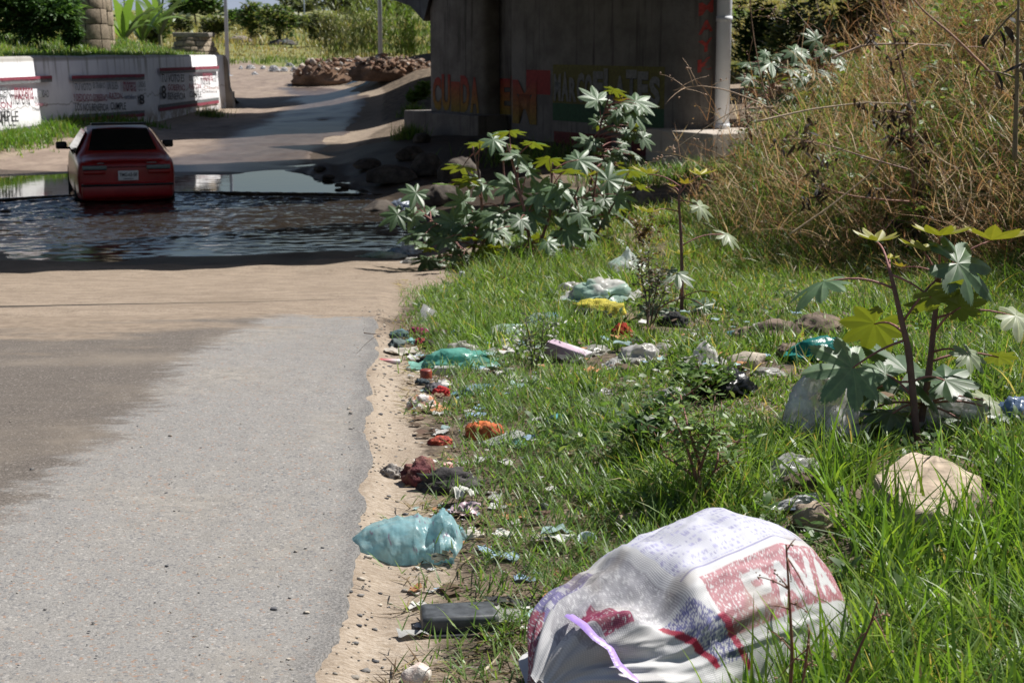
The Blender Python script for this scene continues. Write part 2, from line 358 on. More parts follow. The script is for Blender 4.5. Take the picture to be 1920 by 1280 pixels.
# ------------------------------------------------------------------ ground sheet
def ground_sheet():
    ys = np.concatenate([np.linspace(-25, 2.4, 40)[:-1], np.geomspace(2.4, 40, 420), np.geomspace(40, 700, 170)[1:]])
    half = 7 + .62 * np.maximum(ys, 0); n = 400
    s = np.linspace(-1, 1, n); s = np.sign(s) * (.55 * np.abs(s) + .45 * np.abs(s) ** 3)
    ctr = np.where(ys < 40, -.02 * ys, -.8 - .0 * ys)
    X = ctr[:, None] + half[:, None] * s[None]; Y = np.repeat(ys[:, None], n, 1); Z = H(X, Y)
    u = X - edge_x(Y); d = X - shore_x(Y)
    wobble = (fbm(X * 1.3, Y * 1.3, oct=4, s=31) - .5)
    gl = np.interp(Y, [0, 3.6, 4.3, 4.9, 5.6, 6.5, 7.2, 8.0, 8.8, 9.6, 11, 14, 17, 20], [.27, .27, .20, .18, .19, .20, .24, .22, .10, .06, .05, .55, .8, 1.4])
    grassy = np.where(Y < 20, sstep(-.15, .25, u - gl + wobble * .25), sstep(.2, 1.2, d + wobble)) * (Y < 60)
    grassy = np.maximum(grassy, np.exp(-((X - wall_x(Y) - .5) / .8) ** 2) * (Y > 22) * (Y < 47))
    grassy = np.maximum(grassy, np.exp(-(((X + 5) / 5.5) ** 2 + ((Y - 72) / 20) ** 2)) * 1.8 * sstep(-.2, .6, d))
    turf = sstep(0, 4, Y - np.interp(X, [-60, -17, -13, -9, -4, 2, 40], [100, 104, 100, 93, 86, 74, 60]))
    wet = sstep(.16, .02, Z - WATER + wobble * .05) * (Y > 12) * (Y < 45) + 1.3 * sstep(-1.5, .3, d) * sstep(4.5, 2.0, d) * (Y > 20) * (Y < 38)  # right-shore term: black mud, plus shade put into the soil colour
    pale = sstep(-.05, .05, u) * (1 - grassy) * (1 - sstep(8.4, 9.4, Y))
    a, b = Z.shape
    m = MB(); m.grid(np.stack([X, Y, Z], -1)); V = np.vstack(m.V)
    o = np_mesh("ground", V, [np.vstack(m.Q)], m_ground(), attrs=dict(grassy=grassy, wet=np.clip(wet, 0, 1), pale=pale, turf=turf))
    tag(o, kind='structure')
ground_sheet()

# ------------------------------------------------------------------ asphalt near the camera (a sheet with a broken right edge)
def asphalt():
    ys = np.concatenate([np.linspace(-20, 2.6, 30)[:-1], np.linspace(2.6, 11.6, 940)])
    jag = (fbm(ys * 1.1, ys * 0, oct=2, s=41) - .5) * .08 + (fbm(ys * 6, ys * 0 + 3, oct=5, s=43) - .5) * .08
    ex = edge_x(ys) + jag - .01
    q = np.concatenate([np.linspace(-7, -1.2, 20), np.linspace(-1.2, 0, 90)[1:]])
    X = ex[:, None] + q[None]; Y = np.repeat(ys[:, None], len(q), 1); Z = H(X, Y)
    lift = .016 + .012 * (fbm(X * 9, Y * 9, oct=2, s=5) - .5) - .05 * sstep(9.6, 11.0, Y + (fbm(X * 1.2, Y * 2, oct=3, s=44) - .5) * 1.2)
    Z = Z + lift
    ed = np.concatenate([np.repeat(q[None], len(ys), 0), np.zeros((len(ys), 1))], 1); X = np.concatenate([X, X[:, -1:] + .012], 1); Y = np.concatenate([Y, Y[:, -1:]], 1); Z = np.concatenate([Z, Z[:, -1:] - .05], 1)
    m = MB(); m.grid(np.stack([X, Y, Z], -1)); o = np_mesh("road", np.vstack(m.V), [np.vstack(m.Q)], m_road(), attrs=dict(edge=ed)); tag(o, kind='structure')
asphalt()

def far_road():
    ys = np.concatenate([np.linspace(31.5, 60, 240), np.linspace(60, 112, 160)[1:]])
    xr = shore_x(ys) - .3 + (fbm(ys * .5, ys * 0, oct=4, s=51) - .5) * 1.0
    xl = np.interp(ys, [31, 40, 50, 56, 60, 66, 75, 85, 95, 112], [-11.6, -11.0, -10.4, -9.9, -10.1, -11.6, -13.6, -16.5, -21, -30]) + (fbm(ys * .5, ys * 0 + 9, oct=4, s=53) - .5) * .8
    t = np.linspace(0, 1, 60); X = lerp(xl[:, None], xr[:, None], t[None]); Y = np.repeat(ys[:, None], 60, 1)
    e = np.minimum(t, 1 - t)[None] * (xr - xl)[:, None]
    Z = H(X, Y) + .012 - .05 * sstep(.35, 0, e + (fbm(X * 2, Y, oct=3, s=55) - .5) * .5) - .05 * sstep(34, 31.8, Y)
    c = np.interp(Y, [32, 40, 50, 60, 70, 80], [-6.2, -6.0, -6.3, -6.6, -8.2, -11])
    wet = np.exp(-((X - c) / np.interp(Y, [32, 45, 60, 80], [2.6, 2.0, 1.7, 1.5])) ** 2) * sstep(84, 74, Y)
    m = MB(); m.grid(np.stack([X, Y, Z], -1)); o = np_mesh("road", np.vstack(m.V), [np.vstack(m.Q)], m_farroad(), attrs=dict(wet=wet)); tag(o, kind='structure')
far_road()

# ------------------------------------------------------------------ flood water under the bridge, with the wake of the car
CAR = plane_z(240, 379, WATER); CAR_H = R(17.5)
def water_sheet():
    xs = np.linspace(-16, .4, 410); ys = np.linspace(13.5, 37, 520); X, Y = np.meshgrid(xs, ys)
    fx, fy = -math.sin(CAR_H), math.cos(CAR_H); rx, ry = math.cos(CAR_H), math.sin(CAR_H)
    dx, dy = X - CAR[0], Y - CAR[1]; back = -(dx * fx + dy * fy) + 1.2; lat = dx * rx + dy * ry
    # V of the wake: two steep ridges each side, opening away from the bow
    z = np.zeros_like(X); wob = (fbm(X * .8, Y * .8, oct=3, s=61) - .5)
    for k, (sl, off, amp, wd) in enumerate([(2.3, .75, .065, .16), (1.8, .60, -.030, .20), (1.45, .5, .045, .14), (.8, .4, .03, .14)]):
        cl = off + sl * np.maximum(back, 0) ** .93 + wob * .5
        f = (back > -.3) * np.exp(-np.maximum(back - 1, 0) / 9.0)
        z += amp * f * (np.exp(-((np.abs(lat) - cl) / wd) ** 2))
    inside = sstep(.2, 1.0, 2.2 * np.maximum(back, 0) + .6 - np.abs(lat)) * (back > -.2)
    ch = (fbm(X * 4.2 + wob * 2, Y * 8.5, oct=4, s=63) - .5)
    fade = np.exp(-(np.maximum(back - 5.6, 0) / 1.5) ** 2); z += inside * ch * .058 * fade + .006 * inside * ch + inside * .004 * np.sin(9 * (back - .6 * np.abs(lat)) + wob * 22) * fade
    calm = np.clip(1 - inside * (.18 + .82 * fade) * (.5 + fbm(X * .5, Y * 1.2, oct=3, s=64)), 0, 1); z += .0015 * ch
    m = MB(); m.grid(np.stack([X, Y, WATER + z], -1)); o = np_mesh("water", np.vstack(m.V), [np.vstack(m.Q)], m_water(), attrs=dict(calm=calm)); tag(o, kind='structure')
water_sheet()

# ------------------------------------------------------------------ far hills
def hills():
    xs = np.linspace(-3500, 2500, 200); rows = []
    for k, yy in enumerate(np.linspace(1500, 4200, 24)):
        h = 20 + 190 * sstep(0, 1, k / 23) * (.45 + .9 * fbm(xs * .0012 + 3, xs * 0 + k * .05, oct=4, s=71)); rows.append(np.stack([xs, np.full_like(xs, yy), h - 15], -1))
    m = MB(); m.grid(np.array(rows)); q = NT("far_hill"); q.set(q.mix(q.noise(.004, 5), (.13, .16, .22), (.19, .22, .28)), .95)  # distance haze put into the bluish hill colour
    tag(np_mesh("hills", np.vstack(m.V), [np.vstack(m.Q)], q.m), kind='structure')
    # wide plain so that the ground reaches the horizon
    m = MB(); xs = np.linspace(-4000, 4000, 40); ys = np.linspace(560, 3600, 30); X, Y = np.meshgrid(xs, ys); m.grid(np.stack([X, Y, 9 + 0 * X], -1))
    tag(np_mesh("terrain", np.vstack(m.V), [np.vstack(m.Q)], plain("dry_plain", (.17, .17, .08), .95, .02)), kind='structure')
hills()

# ------------------------------------------------------------------ lettering
def text_data(body, bold=0.0):
    cu = bpy.data.curves.new("t", 'FONT'); cu.body = body; cu.size = 1; cu.offset = bold; cu.resolution_u = 3; cu.fill_mode = 'FRONT'
    o = bpy.data.objects.new("t", cu); sc.collection.objects.link(o); dg = bpy.context.evaluated_depsgraph_get(); dg.update()
    me = bpy.data.meshes.new_from_object(o.evaluated_get(dg)); V = np.array([v.co[:] for v in me.vertices]).reshape(-1, 3); F = [list(p.vertices) for p in me.polygons]
    bpy.data.objects.remove(o); bpy.data.curves.remove(cu); bpy.data.meshes.remove(me); return V, F
def write(mb_list, body, org, right, up, w_, h_, off=.006, bold=.01, col=(0, 0, 0), shear=0):
    V, F = text_data(body, bold)
    if not len(V): return
    lo, hi = V.min(0), V.max(0); s = (V - lo) / np.maximum(hi - lo, 1e-6)
    right, up = np.asarray(right, float), np.asarray(up, float); nrm = np.cross(right, up)
    P = np.asarray(org) + (s[:, :1] * w_ + shear * s[:, 1:2] * h_) * right + s[:, 1:2] * h_ * up + nrm * off
    T = []
    for f in F:
        for i in range(1, len(f) - 1): T.append([f[0], f[i], f[i + 1]])
    mb_list.add(P, T=T, col=col)

MAROON, GREY, BLACK = (.27, .05, .08), (.17, .18, .19), (.05, .05, .055)
paint = vcol("wall_paint", .85, var=.35)
m_white = None
# ------------------------------------------------------------------ painted retaining wall on the left
def wall():
    root = empty("retaining_wall", (-12.1, 37.7, -1.1), "long white painted retaining wall with maroon and grey political lettering left of the road", "wall")
    P = np.array(WALL_P); L = np.r_[0, np.cumsum(np.linalg.norm(np.diff(P, axis=0), axis=1))]
    def at(s): return np.stack([np.interp(s, L, P[:, 0]), np.interp(s, L, P[:, 1])], -1)
    S = np.unique(np.r_[np.linspace(0, L[-1], 140), L]); C = at(S)
    T = np.gradient(C, axis=0); T /= np.linalg.norm(T, axis=1)[:, None]; N = np.stack([T[:, 1], -T[:, 0]], -1)   # to the road
    top = np.interp(C[:, 1], [26, 37.7, 52, 58.3], [1.2, 1.12, 1.03, .97]) + (fbm(S * 1.2, S * 0, oct=3, s=81) - .5) * .05
    base = np.full(len(S), -1.6); th = .38
    bat = .10                                                     # slight batter
    prof = [(0, base), (0, base * 0 - .55), (0, top - .06), (-.05, top), (-th, top), (-th, base)]
    G = np.zeros((len(S), len(prof), 3))
    for k, (o_, z) in enumerate(prof):
        b = bat * (1 - (z - base) / (top - base))
        G[:, k, :2] = C + N * (o_ + (b if k < 4 else 0 * b))[:, None]; G[:, k, 2] = z
    m = MB(); m.grid(to_local(root, G.reshape(-1, 3)).reshape(G.shape))
    e = G[-1]; m.add(to_local(root, e), T=[[0, 1, 2], [0, 2, 3], [0, 3, 4], [0, 4, 5]])
    q = NT("whitewashed_concrete"); o = q.pos(); sx = q.n("ShaderNodeSeparateXYZ"); q.l(o, sx.inputs[0])
    c = q.mix(q.ramp(q.noise(1.1, 6, .6, o), .3, .7), (.74, .74, .77), (.86, .86, .87))
    st = q.ramp(q.noise(2.4, 5, .6, q.scale(o, (1.5, 1.5, .10))), .50, .70)
    c = q.mix(q.math('MULTIPLY', st, q.ramp(sx.outputs[2], .1, 1.0)), c, (.27, .25, .22))
    c = q.mix(q.math('MULTIPLY', q.ramp(sx.outputs[2], -.35, -.9), q.ramp(q.noise(3, 5, .6, o), .35, .6)), c, (.36, .30, .25))
    c = q.mix(q.math('MULTIPLY', q.ramp(sx.outputs[2], .93, 1.02), .75), c, (.22, .2, .16))
    ck = q.ramp(q.math('ABSOLUTE', q.math('ADD', q.math('SUBTRACT', sx.outputs[2], -.12), q.math('MULTIPLY', q.math('SUBTRACT', q.noise(1.3, 5, .65, q.scale(o, (1, 1, .2))), .5), .5))), .022, .008)
    c = q.mix(q.math('MULTIPLY', ck, .6), c, (.14, .12, .1))
    q.set(c, .88, q.bump(q.noise(14, 5, .65, o), .35, .02), Specular_IOR_Level=.25)
    m.build("wall", q.m, root)
    # pilaster closing the far end
    m = MB(); f = C[-1]; t, n_ = T[-1], N[-1]
    pr = []
    for z, a, b in [(-1.5, .30, .42), (-.35, .26, .40), (-.30, .16, .30), (.75, .10, .22), (.97, .02, .12)]:
        q0 = [f + t * (-.12) + n_ * a, f + t * b + n_ * a, f + t * b - n_ * .5, f + t * (-.12) - n_ * .5]; pr.append([[*p, z] for p in q0])
    m.grid(to_local(root, np.array(pr).reshape(-1, 3)).reshape(5, 4, 3), closed=True); m.add(to_local(root, pr[-1]), [[0, 1, 2, 3]])
    m.build("pilaster", m_concrete("brown_concrete", (.30, .25, .2), (.47, .41, .34), .5), root)
    # lettering and stripes
    m = MB(); up = np.array([0, 0, 1.])
    def pos(px, py):                                              # photo pixel -> point on the wall face
        d = ray(px, py)
        best = None
        for i in range(len(P) - 1):
            a, b = P[i], P[i + 1]; tt = (b - a) / np.linalg.norm(b - a); nn = np.array([tt[1], -tt[0]])
            k = np.dot(a + nn * .06, nn) / np.dot(d[:2], nn); h = d[:2] * k; s = np.dot(h - a, tt) / np.linalg.norm(b - a)
            if -1e-3 <= s <= 1.0001 or (i == len(P) - 2 and s > 1): best = (np.array([h[0], h[1], EYE + d[2] * k]), tt); break
        return best if best else (np.array([*P[0], 0]), np.array([.1, .99]))
    def bar(x0, y0, x1, y1, hh, col):                             # stripe between two pixels, hh metres tall
        for xa, xb in zip(np.linspace(x0, x1, 9)[:-1], np.linspace(x0, x1, 9)[1:]):
            ya, yb = np.interp([xa, xb], [x0, x1], [y0, y1]); a, t_ = pos(xa, ya); b, _ = pos(xb, yb); nn = np.array([t_[1], -t_[0], 0]) * .05
            V = np.array([a, b, b - up * hh, a - up * hh]) + nn; m.add(to_local(root, V), [[0, 3, 2, 1]], col=col)
    def line(body, x0, y0, x1, y1, col, bold=.012):               # text whose box runs from (x0,y0) top-left to (x1,y1) bottom-right
        a, t_ = pos(x0, y1); b, _ = pos(x1, y1); c_, _ = pos(x0, y0); r_ = b - a; wd = np.linalg.norm(r_); r_ = r_ / wd
        A = np.array([t_[1], -t_[0], 0]) * .05
        mm = MB(); write(mm, body, a + A, r_, up, wd, c_[2] - a[2], .004, bold, col); m.add(to_local(root, np.vstack(mm.V)), T=np.vstack(mm.T), col=col)
    for x0, ya, x1, yb, y2, y3 in [(-60, 149, 94, 142, 252, 231), (131, 142, 268, 139, 216, 207), (296, 128, 408, 124, 197, 183)]:
        bar(x0, ya, x1, yb, .10, MAROON); bar(x0, ya + 5.5, x1, yb + 5, .09, GREY)
        bar(x0, y2, x1, y3, .10, GREY); bar(x0, y2 + 6, x1, y3 + 5, .10, MAROON)
    line("UN BUEN", -30, 164, 16, 184, GREY); line("morena", 24, 164, 59, 187, MAROON); line("UNIDAD", 66, 169, 88, 183, GREY)
    line("RAZON", -30, 191, 18, 203, MAROON); line("CUMPLE", -26, 207, 31, 229, BLACK); line("OAXACA", 62, 193, 86, 199, MAROON)
    line("TU VOTO", 137, 156, 168, 170, GREY); line("ES TRABAJO", 171, 155, 194, 169, GREY); line("UN BUEN", 198, 154, 219, 168, GREY)
    line("morena", 228, 153, 252, 172, MAROON); line("UNIDAD", 257, 153, 270, 164, GREY); line("por ti", 257, 166, 270, 172, GREY)
    line("Y DEDICADO GOBIERNO", 134, 176, 198, 190, MAROON); line("RAZON", 202, 174, 226, 186, MAROON); line("unidos", 231, 177, 252, 186, (.12, .16, .26))
    line("LOS NOS BENEFICIA", 138, 194, 200, 208, BLACK); line("CUMPLE", 204, 192, 233, 206, BLACK); line("8", 258, 177, 268, 196, BLACK, .03)
    line("TU VOTO ES", 300, 139, 343, 154, BLACK); line("8", 300, 160, 309, 186, BLACK, .03); line("GOBIERNO", 312, 158, 344, 170, MAROON); line("BENEFICIA", 312, 174, 345, 187, BLACK)
    line("BUEN", 352, 141, 369, 152, GREY); line("morena", 378, 137, 396, 152, MAROON); line("UNIDAD", 399, 138, 408, 147, GREY)
    line("RAZON", 352, 157, 374, 166, MAROON); line("CUMPLE", 353, 171, 375, 183, BLACK); line("Oaxaca", 380, 161, 408, 168, (.4, .3, .28))
    m.build("lettering", paint, root)
wall()

# ------------------------------------------------------------------ raised bank behind the wall
def bank_z(x, y):
    d = np.maximum(wall_x(y) - .35 - x, 0)
    top = np.interp(y, [20, 37.7, 52, 58.3, 70], [1.1, 1.02, .93, .86, .8])
    z = top + .55 * sstep(0, 3.5, d) + .9 * sstep(3, 16, d) + (fbm(x * .6, y * .6, oct=4, s=91) - .5) * .22 * sstep(.1, 1, d)
    return lerp(z, H(x, y), sstep(59.0, 64, y + .25 * d))
def bank():
    ys = np.linspace(20, 68, 150); t = np.linspace(0, 1, 70) ** 1.8
    X = (wall_x(ys) - .36)[:, None] - 40 * t[None]; Y = np.repeat(ys[:, None], 70, 1); Z = bank_z(X, Y)
    m = MB(); m.grid(np.stack([X, Y, Z], -1)); q = NT("bank_turf")
    q.set(q.mix(q.ramp(q.noise(1.4, 6, .7), .3, .7), (.06, .09, .03), (.16, .17, .06)), .95, q.bump(q.noise(6, 5, .7), .8, .08))
    tag(np_mesh("bank", np.vstack(m.V), [np.vstack(m.Q)], q.m), kind='structure')
bank()

# ------------------------------------------------------------------ bridge decks (above the frame; their shadows cross the road)
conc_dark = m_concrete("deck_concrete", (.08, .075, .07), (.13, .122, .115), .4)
DECK_E = np.array([.832, .555])
def shade_pt(g, z):
    s = np.array(to_sun); return np.asarray(g) + s * (z - g[2]) / s[2]
def deck(near, far, zb, zt, La, Lb, label, n_g=5, Lf=None):
    e = DECK_E; n1 = shade_pt(near, zb + .05)[:2]; f1 = shade_pt(far, zt)[:2]
    NP = [n1 - e * La, n1 + e * Lb]; FP = [f1 + e * np.dot(NP[0] - f1, e) if Lf is None else f1 - e * Lf, f1 + e * np.dot(NP[1] - f1, e)]
    root = empty("bridge_deck", (n1[0], n1[1], zb), label, "bridge")
    def slab(m, t0, t1, z0, z1):
        q = [lerp(NP[0], FP[0], t0), lerp(NP[1], FP[1], t0), lerp(NP[1], FP[1], t1), lerp(NP[0], FP[0], t1)]
        V = [[*p, z0] for p in q] + [[*p, z1] for p in q]; m.add(to_local(root, V), [[0, 3, 2, 1], [4, 5, 6, 7], [0, 1, 5, 4], [1, 2, 6, 5], [2, 3, 7, 6], [3, 0, 4, 7]])
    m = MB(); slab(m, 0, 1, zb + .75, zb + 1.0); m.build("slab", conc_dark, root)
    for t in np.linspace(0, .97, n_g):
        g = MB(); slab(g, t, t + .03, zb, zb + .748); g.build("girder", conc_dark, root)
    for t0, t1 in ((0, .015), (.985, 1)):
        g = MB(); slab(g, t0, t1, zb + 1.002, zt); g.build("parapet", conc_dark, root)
    return NP, FP
def wall_pt(y, z): return np.array([float(wall_x(y)), y, z])
DA = deck(ground(60, 512), np.array([-3.0, 23.55, -1.2]), 3.75, 5.4, 45, 40, "nearer of two parallel concrete road bridges, crossing over the near half of the flood water", 4)
DA2 = deck(np.array([3.5, 31.4, -.2]), ground(460, 305), 3.75, 5.4, 45, 40, "concrete road bridge resting on the graffiti pier, crossing over the red car", 5)
DB = deck(wall_pt(40.2, .3), wall_pt(54.0, .3), 5.2, 6.6, 1.6, 40, "narrow concrete bridge deck carried over the road behind the red car", 4, 1.6)
DC = deck(ground(520, 203), ground(437, 184), 5.2, 6.6, 3, 40, "farthest concrete bridge deck passing over the road beyond the wall end", 4)

# ------------------------------------------------------------------ bridge pier with graffiti
def pier():
    PR = np.array([3.64, 31.0]); PL = np.array([-2.07, 39.8]); u = (PL - PR) / np.linalg.norm(PL - PR); rz = math.atan2(u[1], u[0])
    root = empty("bridge_pier", (PR[0], PR[1], 0), "dark concrete bridge pier with red and white graffiti right of the flooded road", "bridge pier", rz=rz)
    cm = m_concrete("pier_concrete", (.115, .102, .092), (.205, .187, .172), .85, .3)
    ZT = 3.7; zb = -1.9
    m = MB()
    # main shaft, rounded nose at the right end, recess, left column
    out = [(0, 0)]
    out = [(.9, 0)]
    for a in np.linspace(0, math.pi, 17)[1:-1]: out.append((.9 - .48 * math.sin(a), -.48 + .48 * math.cos(a)))
    out += [(.9, -.96), (6.7, -.96), (6.7, 0)]
    O = np.array(out); k = len(O)
    m.grid(np.stack([np.c_[O, np.full(k, zb)], np.c_[O, np.full(k, ZT)]]), closed=True)
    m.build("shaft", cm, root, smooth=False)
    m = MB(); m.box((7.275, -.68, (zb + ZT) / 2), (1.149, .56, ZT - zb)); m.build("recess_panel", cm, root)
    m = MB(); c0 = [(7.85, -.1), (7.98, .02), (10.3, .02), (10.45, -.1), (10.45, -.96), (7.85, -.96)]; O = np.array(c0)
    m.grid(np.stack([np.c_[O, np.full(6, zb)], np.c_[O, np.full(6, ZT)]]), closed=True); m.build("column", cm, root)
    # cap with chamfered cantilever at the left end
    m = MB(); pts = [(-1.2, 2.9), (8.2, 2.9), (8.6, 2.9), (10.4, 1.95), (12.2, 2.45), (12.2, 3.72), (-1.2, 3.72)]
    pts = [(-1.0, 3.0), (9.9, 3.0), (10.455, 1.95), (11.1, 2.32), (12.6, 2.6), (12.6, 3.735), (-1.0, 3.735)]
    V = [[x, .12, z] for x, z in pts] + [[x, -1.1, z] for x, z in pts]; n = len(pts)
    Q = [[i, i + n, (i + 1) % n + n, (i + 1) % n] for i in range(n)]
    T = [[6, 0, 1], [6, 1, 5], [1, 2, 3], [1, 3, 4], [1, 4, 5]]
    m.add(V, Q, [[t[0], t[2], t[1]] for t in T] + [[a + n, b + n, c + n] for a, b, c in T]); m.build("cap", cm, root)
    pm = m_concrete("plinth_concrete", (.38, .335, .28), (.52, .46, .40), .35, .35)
    m = MB(); m.box((.05, -.42, -1.05), (2.0, 1.9, 1.68), bevel=.03); m.build("plinth", pm, root)
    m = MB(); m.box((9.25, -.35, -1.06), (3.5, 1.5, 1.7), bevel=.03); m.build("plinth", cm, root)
    m = MB(); z = np.array([-.21, 2.4, 3.3, 3.7]); m.tube(np.c_[np.full(4, .27), np.full(4, -.74), z], .145, 20)
    for zz in (-.16, 1.9): m.tube([(.27, -.74, zz - .05), (.27, -.74, zz + .05)], .16, 20)
    m.build("drain_pipe", plain("pale_plastic_pipe", (.78, .81, .86), .45, 3, .06), root, smooth=True)
    # graffiti
    g = MB(); rt, up = np.array([-1, 0, 0.]), np.array([0, 0, 1.])
    red, ora, yel, grn, wht, blk = (.25, .018, .018), (.24, .085, .015), (.20, .14, .015), (.02, .075, .032), (.19, .185, .18), (.015, .015, .015)
    def rect(x0, x1, z0, z1, y, c): g.add([[x0, y, z0], [x1, y, z0], [x1, y, z1], [x0, y, z1]], [[0, 1, 2, 3]], col=c)
    def letters(txt, x0, x1, z0, z1, y, cols, bold=.05):
        ws = (x0 - x1) / len(txt)
        for i, ch in enumerate(txt):
            mm = MB(); hh = (z1 - z0) * (1 + .12 * math.sin(i * 2.3)); write(mm, ch, (x0 - i * ws, y, z0), rt, up, ws * .93, hh, .004, bold + .012, blk)
            write(mm, ch, (x0 - i * ws, y, z0), rt, up, ws * .93, hh, .009, bold, cols[0])
            V = np.vstack(mm.V); C = np.vstack(mm.C); face = C[:, 0] > .031
            if len(cols) > 1:
                t = np.clip((V[:, 2] - z0) / (z1 - z0), 0, 1)[:, None]; C[face] = np.where(t < .45, lerp(np.array(cols[2]), np.array(cols[1]), t / .45), lerp(np.array(cols[1]), np.array(cols[0]), (t - .45) / .55))[face]
            g.add(V, T=np.vstack(mm.T), col=C)
    letters("CUIDA", 10.2, 8.02, -.18, .62, .022, [red, ora, yel]); letters("EL", 7.8, 6.85, -.2, .62, -.396, [red, ora, yel]); letters("M", 6.65, 5.6, -.35, .62, .004, [red, ora, yel])
    rect(6.1, 5.15, .32, .85, .003, red)
    rect(5.05, 1.15, .16, .98, .003, (.12, .105, .018)); letters("MARCO", 5.0, 3.55, .2, .78, .006, [wht]); letters("FLATES", 3.55, 1.25, .2, .86, .006, [wht])
    rect(5.05, 1.15, -.22, .158, .004, grn); rect(5.0, 2.9, -.95, -.45, .004, (.11, .012, .012)); rect(2.2, 1.7, -.95, -.4, .004, (.11, .012, .012))
    for a, b in (((2.6, -.28), (1.9, -.02)), ((3.2, -.05), (2.6, -.28))):
        d = np.array([b[0] - a[0], b[1] - a[1]]); nrm = np.array([-d[1], d[0]]) / np.linalg.norm(d) * .035
        g.add([[a[0] - nrm[0], .008, a[1] - nrm[1]], [b[0] - nrm[0], .008, b[1] - nrm[1]], [b[0] + nrm[0], .008, b[1] + nrm[1]], [a[0] + nrm[0], .008, a[1] + nrm[1]]], [[0, 1, 2, 3]], col=blk)
    g.build("graffiti", vcol("spray_paint", .7, var=.3), root); g = MB()
    # red tag running down the rounded nose
    for i, ch in enumerate("MAYK"):
        mm = MB(); write(mm, ch, (0, 0, 0), np.array([1, 0, 0.]), np.array([0, 1., 0]), .34, .24, 0, .03, red); V = np.vstack(mm.V)
        a = 2.22 - V[:, 0] / .49; zz = 1.95 - i * .36 + V[:, 1] + V[:, 0] * .25
        a = math.pi - .9 - (V[:, 0] - .17) / .49 * -1 * -1; a = 1.45 - (.17 - V[:, 0]) / .49
        g.add(np.c_[.9 - .487 * np.sin(a), -.48 + .487 * np.cos(a), zz], T=np.vstack(mm.T), col=(.42, .06, .05))
    g.build("painted_tag", vcol("red_spray", .7, var=.3), root)
pier()

# ------------------------------------------------------------------ old masonry piers on the bank
def masonry(cx, cy, z0, z1, r0, r1, label, course=.42, flat=False):
    root = empty("stone_pier", (cx, cy, z0), label, "stone pier"); m = MB(); z = 0; k = 0; Hh = z1 - z0
    core = MB(); core.tube([(0, 0, 0), (0, 0, Hh - .02)], [r0 * .93, r1 * .93], 20); core.build("mortar_core", plain("mortar", (.16, .14, .12), .95, 12, .3, .5), root)
    while z < Hh - .05:
        h = min(course * (.85 + .3 * rng.random()), Hh - z); nb = max(6, int(round(2 * math.pi * lerp(r0, r1, z / Hh) / .5))); off = rng.random()
        for b in range(nb):
            a0, a1 = (b + off) / nb * 2 * math.pi, (b + 1 + off) / nb * 2 * math.pi; g = .018 / r0
            A = np.linspace(a0 + g, a1 - g, 5); Zs = np.array([z + .012, z + .03, z + h - .03, z + h - .012]); bul = np.array([0, .008, .008, 0]) * (.5 + 1.0 * rng.random())
            eb = np.array([.2, 1, 1, 1, .2]); P = []
            for q_, zz in enumerate(Zs):
                rr = lerp(r0, r1, zz / Hh) + bul[q_] * eb; P.append(np.c_[rr * np.cos(A), rr * np.sin(A), np.full(5, zz)])
            c = np.array([.33, .27, .20]) * (.65 + .7 * rng.random()); m.grid(np.array(P), col=np.tile(c, (20, 1)))
        z += h
    m.build("masonry", vcol("grey_stone", .9, .6, 18, .2, .35), root, smooth=False)
    if flat:
        c = MB(); c.box((0, 0, Hh + .06), (r1 * 2.1, r1 * 1.9, .16), bevel=.03, jit=.02); c.build("coping", plain("old_coping", (.30, .27, .235), .9, 6, .35, .5), root)
masonry(-13.05, 50.2, .7, 5.4, .70, .30, "tall tapering grey stone pier behind the white wall beside the leafy bush")
masonry(-13.55, 53.6, .7, 5.4, .50, .34, "narrower stone pier half hidden behind the tall tapering stone pier")
masonry(-11.45, 58.6, .7, 1.62, 1.0, .62, "low broken stone pier with flat top at the end of the white wall", .22, True)

# ------------------------------------------------------------------ lamp posts
steel = plain("galvanised_steel", (.36, .40, .46), .5, 5, .1, metal=.3)
def post(px, py, Y, r, label, hgt=9.0, face=-1):
    g = at_y(px, py, Y); z0 = float(H(g[0], g[1])); root = empty("lamp_post", (g[0], g[1], z0), label, "lamp post", "lamp posts beside the far road")
    m = MB(); m.tube([(0, 0, -.3), (0, 0, hgt * .5), (0, 0, hgt)], [r, r * .8, r * .55], 12); m.build("pole", steel, root, smooth=True)
    m = MB(); m.box((0, 0, .02), (r * 4, r * 4, .04)); m.build("base_plate", steel, root)
    m = MB(); a = np.linspace(0, 1, 8); m.tube(np.c_[face * 1.8 * a, 0 * a, hgt - .1 + .5 * np.sin(a * 1.6)], r * .4, 8); m.build("arm", steel, root, smooth=True)
    m = MB(); m.box((face * 2.1, 0, hgt + .38), (.7, .28, .14), bevel=.05); m.build("lamp_head", plain("lamp_shell", (.6, .6, .6), .5), root)
post(714, 150, 78, .115, "grey steel lamp post standing beside the rubble heap and pale blue sheets")
post(427, 132, 92, .125, "grey steel lamp post beside the far end of the white wall")
post(236, 70, 118, .09, "thin distant lamp post rising behind the stone piers", 9)
post(572, 92, 170, .10, "short far lamp post with white lamp head among the bushes", 4.7, 1)
